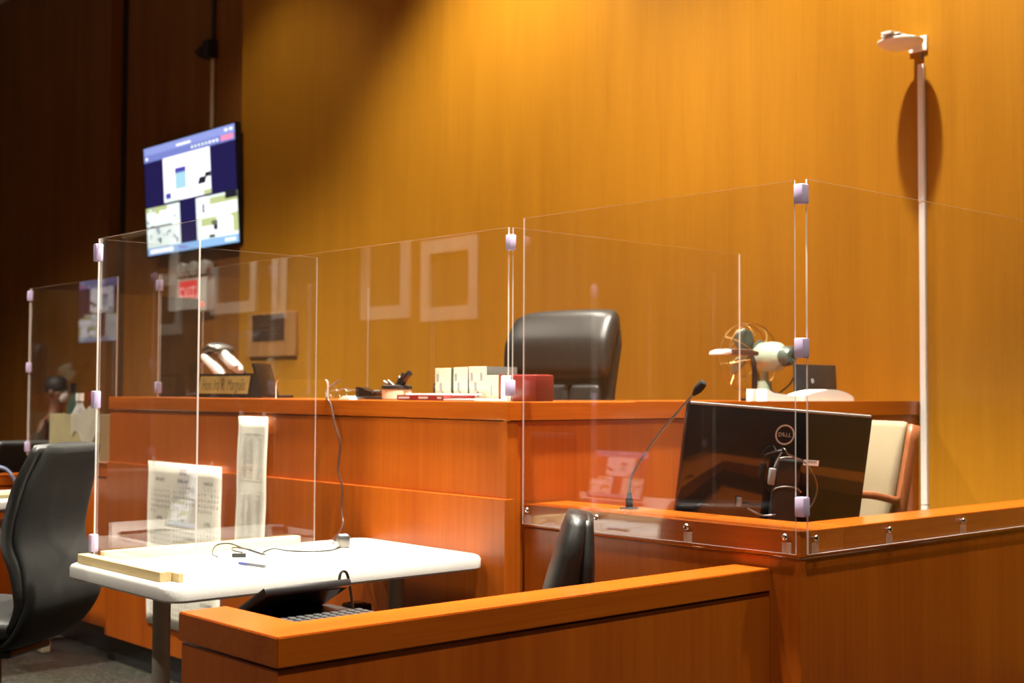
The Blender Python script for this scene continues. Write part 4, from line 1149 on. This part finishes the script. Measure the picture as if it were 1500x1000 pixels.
# seated person
ps = thing('person', 'person in a dark suit, pale shirt and white face mask, seated far behind', 'person', (4.86, 11.55, 0), rot_face(.55, -.83))
def skinned(name, verts, edges, radii, m, parent, sub=2, root=0):
    me = bpy.data.meshes.new(name); me.from_pydata([Vector(v) for v in verts], edges, [])
    o = bpy.data.objects.new(name, me); COL.objects.link(o); o.parent = parent
    md = o.modifiers.new('skin', 'SKIN')
    for i, r in enumerate(radii):
        rr = r if isinstance(r, tuple) else (r, r)
        me.skin_vertices[0].data[i].radius = rr
        me.skin_vertices[0].data[i].use_root = (i == root)
    sb = o.modifiers.new('sub', 'SUBSURF'); sb.levels = sub; sb.render_levels = sub
    me.materials.append(m)
    md.use_smooth_shade = True
    return o
hz = .12   # the seat is a tall stool
V = [(0, 0, .52), (-.01, 0, .66), (-.01, 0, .82), (0, 0, .98), (.0, 0, 1.07), (.02, 0, 1.16), (.03, 0, 1.24), (.03, 0, 1.32),
     (0, .17, 1.0), (-.03, .21, .80), (.12, .17, .64), (.20, .12, .62), (0, -.17, 1.0), (-.03, -.21, .80), (.12, -.17, .64), (.20, -.12, .62),
     (.10, .09, .52), (.40, .11, .54), (.42, .11, .28), (.43, .11, .06), (.53, .11, .04), (.10, -.09, .52), (.40, -.11, .54), (.42, -.11, .28), (.43, -.11, .06), (.53, -.11, .04)]
E_ = [(0, 1), (1, 2), (2, 3), (3, 4), (4, 5), (5, 6), (6, 7), (3, 8), (8, 9), (9, 10), (10, 11), (3, 12), (12, 13), (13, 14), (14, 15), (0, 16), (16, 17), (17, 18), (18, 19), (19, 20), (0, 21), (21, 22), (22, 23), (23, 24), (24, 25)]
Rd = [.09, (.09, .095), (.095, .10), (.09, .10),   .06, .055, .095, .088, .042, .036, .032, .035, .042, .036, .032, .035, .085, .07, .05, .04, .035, .085, .07, .05, .04, .035]
body = skinned('body', V, E_, Rd, M['skin'], ps)
Vs = V[:4] + V[8:11] + V[12:15] + V[16:20] + V[21:25]
Es = [(0, 1), (1, 2), (2, 3), (3, 4), (4, 5), (5, 6), (3, 7), (7, 8), (8, 9), (0, 10), (10, 11), (11, 12), (12, 13), (0, 14), (14, 15), (15, 16), (16, 17)]
Rs = [.13, (.13, .145), (.14, .15), (.13, .145), .07, .06, .048, .07, .06, .048, .10, .085, .068, .06, .10, .085, .068, .06]
skinned('suit', Vs, Es, Rs, M['suit'], ps)
b = NB(); prism(b, [(-.055, 1.085), (.055, 1.085), (.02, .80), (-.02, .80)], lambda y, z, s: (.115+s+(1.085-z)*.09, y, z), 0, .03); obj('shirt', b, M['shirt'], ps)
b = NB(); prism(b, [(-.018, 1.07), (.018, 1.07), (.022, .86), (0, .83), (-.022, .86)], lambda y, z, s: (.146+s+(1.085-z)*.09, y, z), 0, .008); obj('tie', b, M['suit'], ps)
b = NB(); lathe(b, [(0, -.006), (.028, -.002), (.046, .010), (.054, .030), (.056, .045)], (.122, 0, 1.220), (-1, 0, .15), 18); obj('face_mask', b, M['mask'], ps, 'all')
b = NB(); lathe(b, [(.080, -.06), (.098, -.03), (.100, .02), (.088, .06), (.055, .088), (0, .098)], (.015, 0, 1.325), (-.15, 0, 1), 22); obj('hair', b, M['hair'], ps, 'all')
for s in (-1, 1):
    b = NB(); lathe(b, [(0, -.012), (.02, -.008), (.026, 0), (.02, .008), (0, .012)], (.02, s*.095, 1.27), (0, 1, 0), 12); obj('ear', b, M['skin'], ps, 'all')
    b = NB(); lathe(b, [(0, .0), (.011, .002), (0, .005)], (.112, s*.036, 1.305), (1, 0, 0), 10); obj('eye', b, M['hair'], ps, 'all')
sc = thing('stool', 'dark stool under the seated person far behind', 'stool', (4.86, 11.66, 0))
b = NB(); lathe(b, [(0, .36), (.19, .36), (.20, .38), (.19, .405), (0, .41)], (4.86, 11.66, 0)); obj('seat', b, M['leather'], sc, True, True)
for k in range(4):
    a = PI/4+k*PI/2; b = NB(); cyl(b, (4.86+.13*math.cos(a), 11.66+.13*math.sin(a), .36), (4.86+.18*math.cos(a), 11.66+.18*math.sin(a), 0), .014, 10); obj('leg', b, M['black'], sc, True, True)

# ------------------------------------------------------------------ out of frame: what the shields reflect
rt_ = thing('folding_table', 'white folding table carrying the reflected laptop, beside the office chair', 'table', (.9, 4.1, 0))
b = NB(); box(b, .75, 1.42, 4.02, 5.0, .715, .764, .012); obj('tabletop', b, M['table'], rt_, True, True)
for y in (4.1, 4.9):
    b = NB(); cyl(b, (1.05, y, 0), (1.05, y, .715), .026, 16); obj('leg', b, M['tableleg'], rt_, True, True)
rl = thing('laptop', 'open laptop showing the video call on the table beside the office chair', 'laptop', (1.3, 4.3, .7645))
b = NB(); box(b, 1.22, 1.41, 4.13, 4.49, .7645, .782, .004); obj('base', b, M['black'], rl, True, True)
lb0 = Vector((1.225, 0, .79)); lt0 = Vector((1.16, 0, 1.02)); lu = (lt0-lb0).normalized(); ln = Vector((lu.z, 0, -lu.x)); LH = (lt0-lb0).length
def LP(y, h, o): q = lb0+lu*h+ln*o; return Vector((q.x, y, q.z))
b = NB(); prism(b, [(4.13, 0), (4.49, 0), (4.49, LH), (4.13, LH)], LP, -.008, 0); obj('lid', b, M['black'], rl, False, True)
b = NB(); conference(b, lambda u, v, o: LP(4.14+.34*u, .008+(LH-.016)*v, .0006+o*.4)); obj('screen', b, [TVM[k] for k in TVK], rl, False, True, recalc=False)

def picture_frame(y0, y1, z0, z1, label):
    t = thing('picture_frame', label, 'picture frame', (XR, (y0+y1)/2, z0), 0, 'white framed pictures on the rear wall')
    w = .13
    for q in ((y0, y1, z0, z0+w), (y0, y1, z1-w, z1), (y0, y0+w, z0+w, z1-w), (y1-w, y1, z0+w, z1-w)):
        P('frame_bar', M['white'], t, (XR+.001, XR+.04, *q))
    P('picture', plain('dim_print', (.10, .06, .035), .4), t, (XR+.001, XR+.012, y0+w, y1-w, z0+w, z1-w))
for y0, y1, z0, z1 in ((9.2, 10.05, 1.97, 2.75), (10.25, 11.05, 2.02, 3.0), (13.1, 14.15, 2.2, 3.0), (12.45, 12.75, 2.1, 3.0), (14.9, 15.95, 2.0, 2.75)):
    picture_frame(y0, y1, z0, z1, 'white framed picture on the rear wall')
t9 = thing('wall_television', 'large television showing the video call on the rear wall', 'television', (XR, 17.3, 2.0))
b = NB(); box(b, XR+.001, XR+.06, 16.55, 18.0, 1.95, 2.85, .004); obj('casing', b, M['black'], t9, False, True)
b = NB(); conference(b, lambda u, v, o: Vector((XR+.061+o, 16.57+1.41*u, 1.97+.86*v))); obj('screen', b, [TVM[k] for k in TVK], t9, False, True, recalc=False)
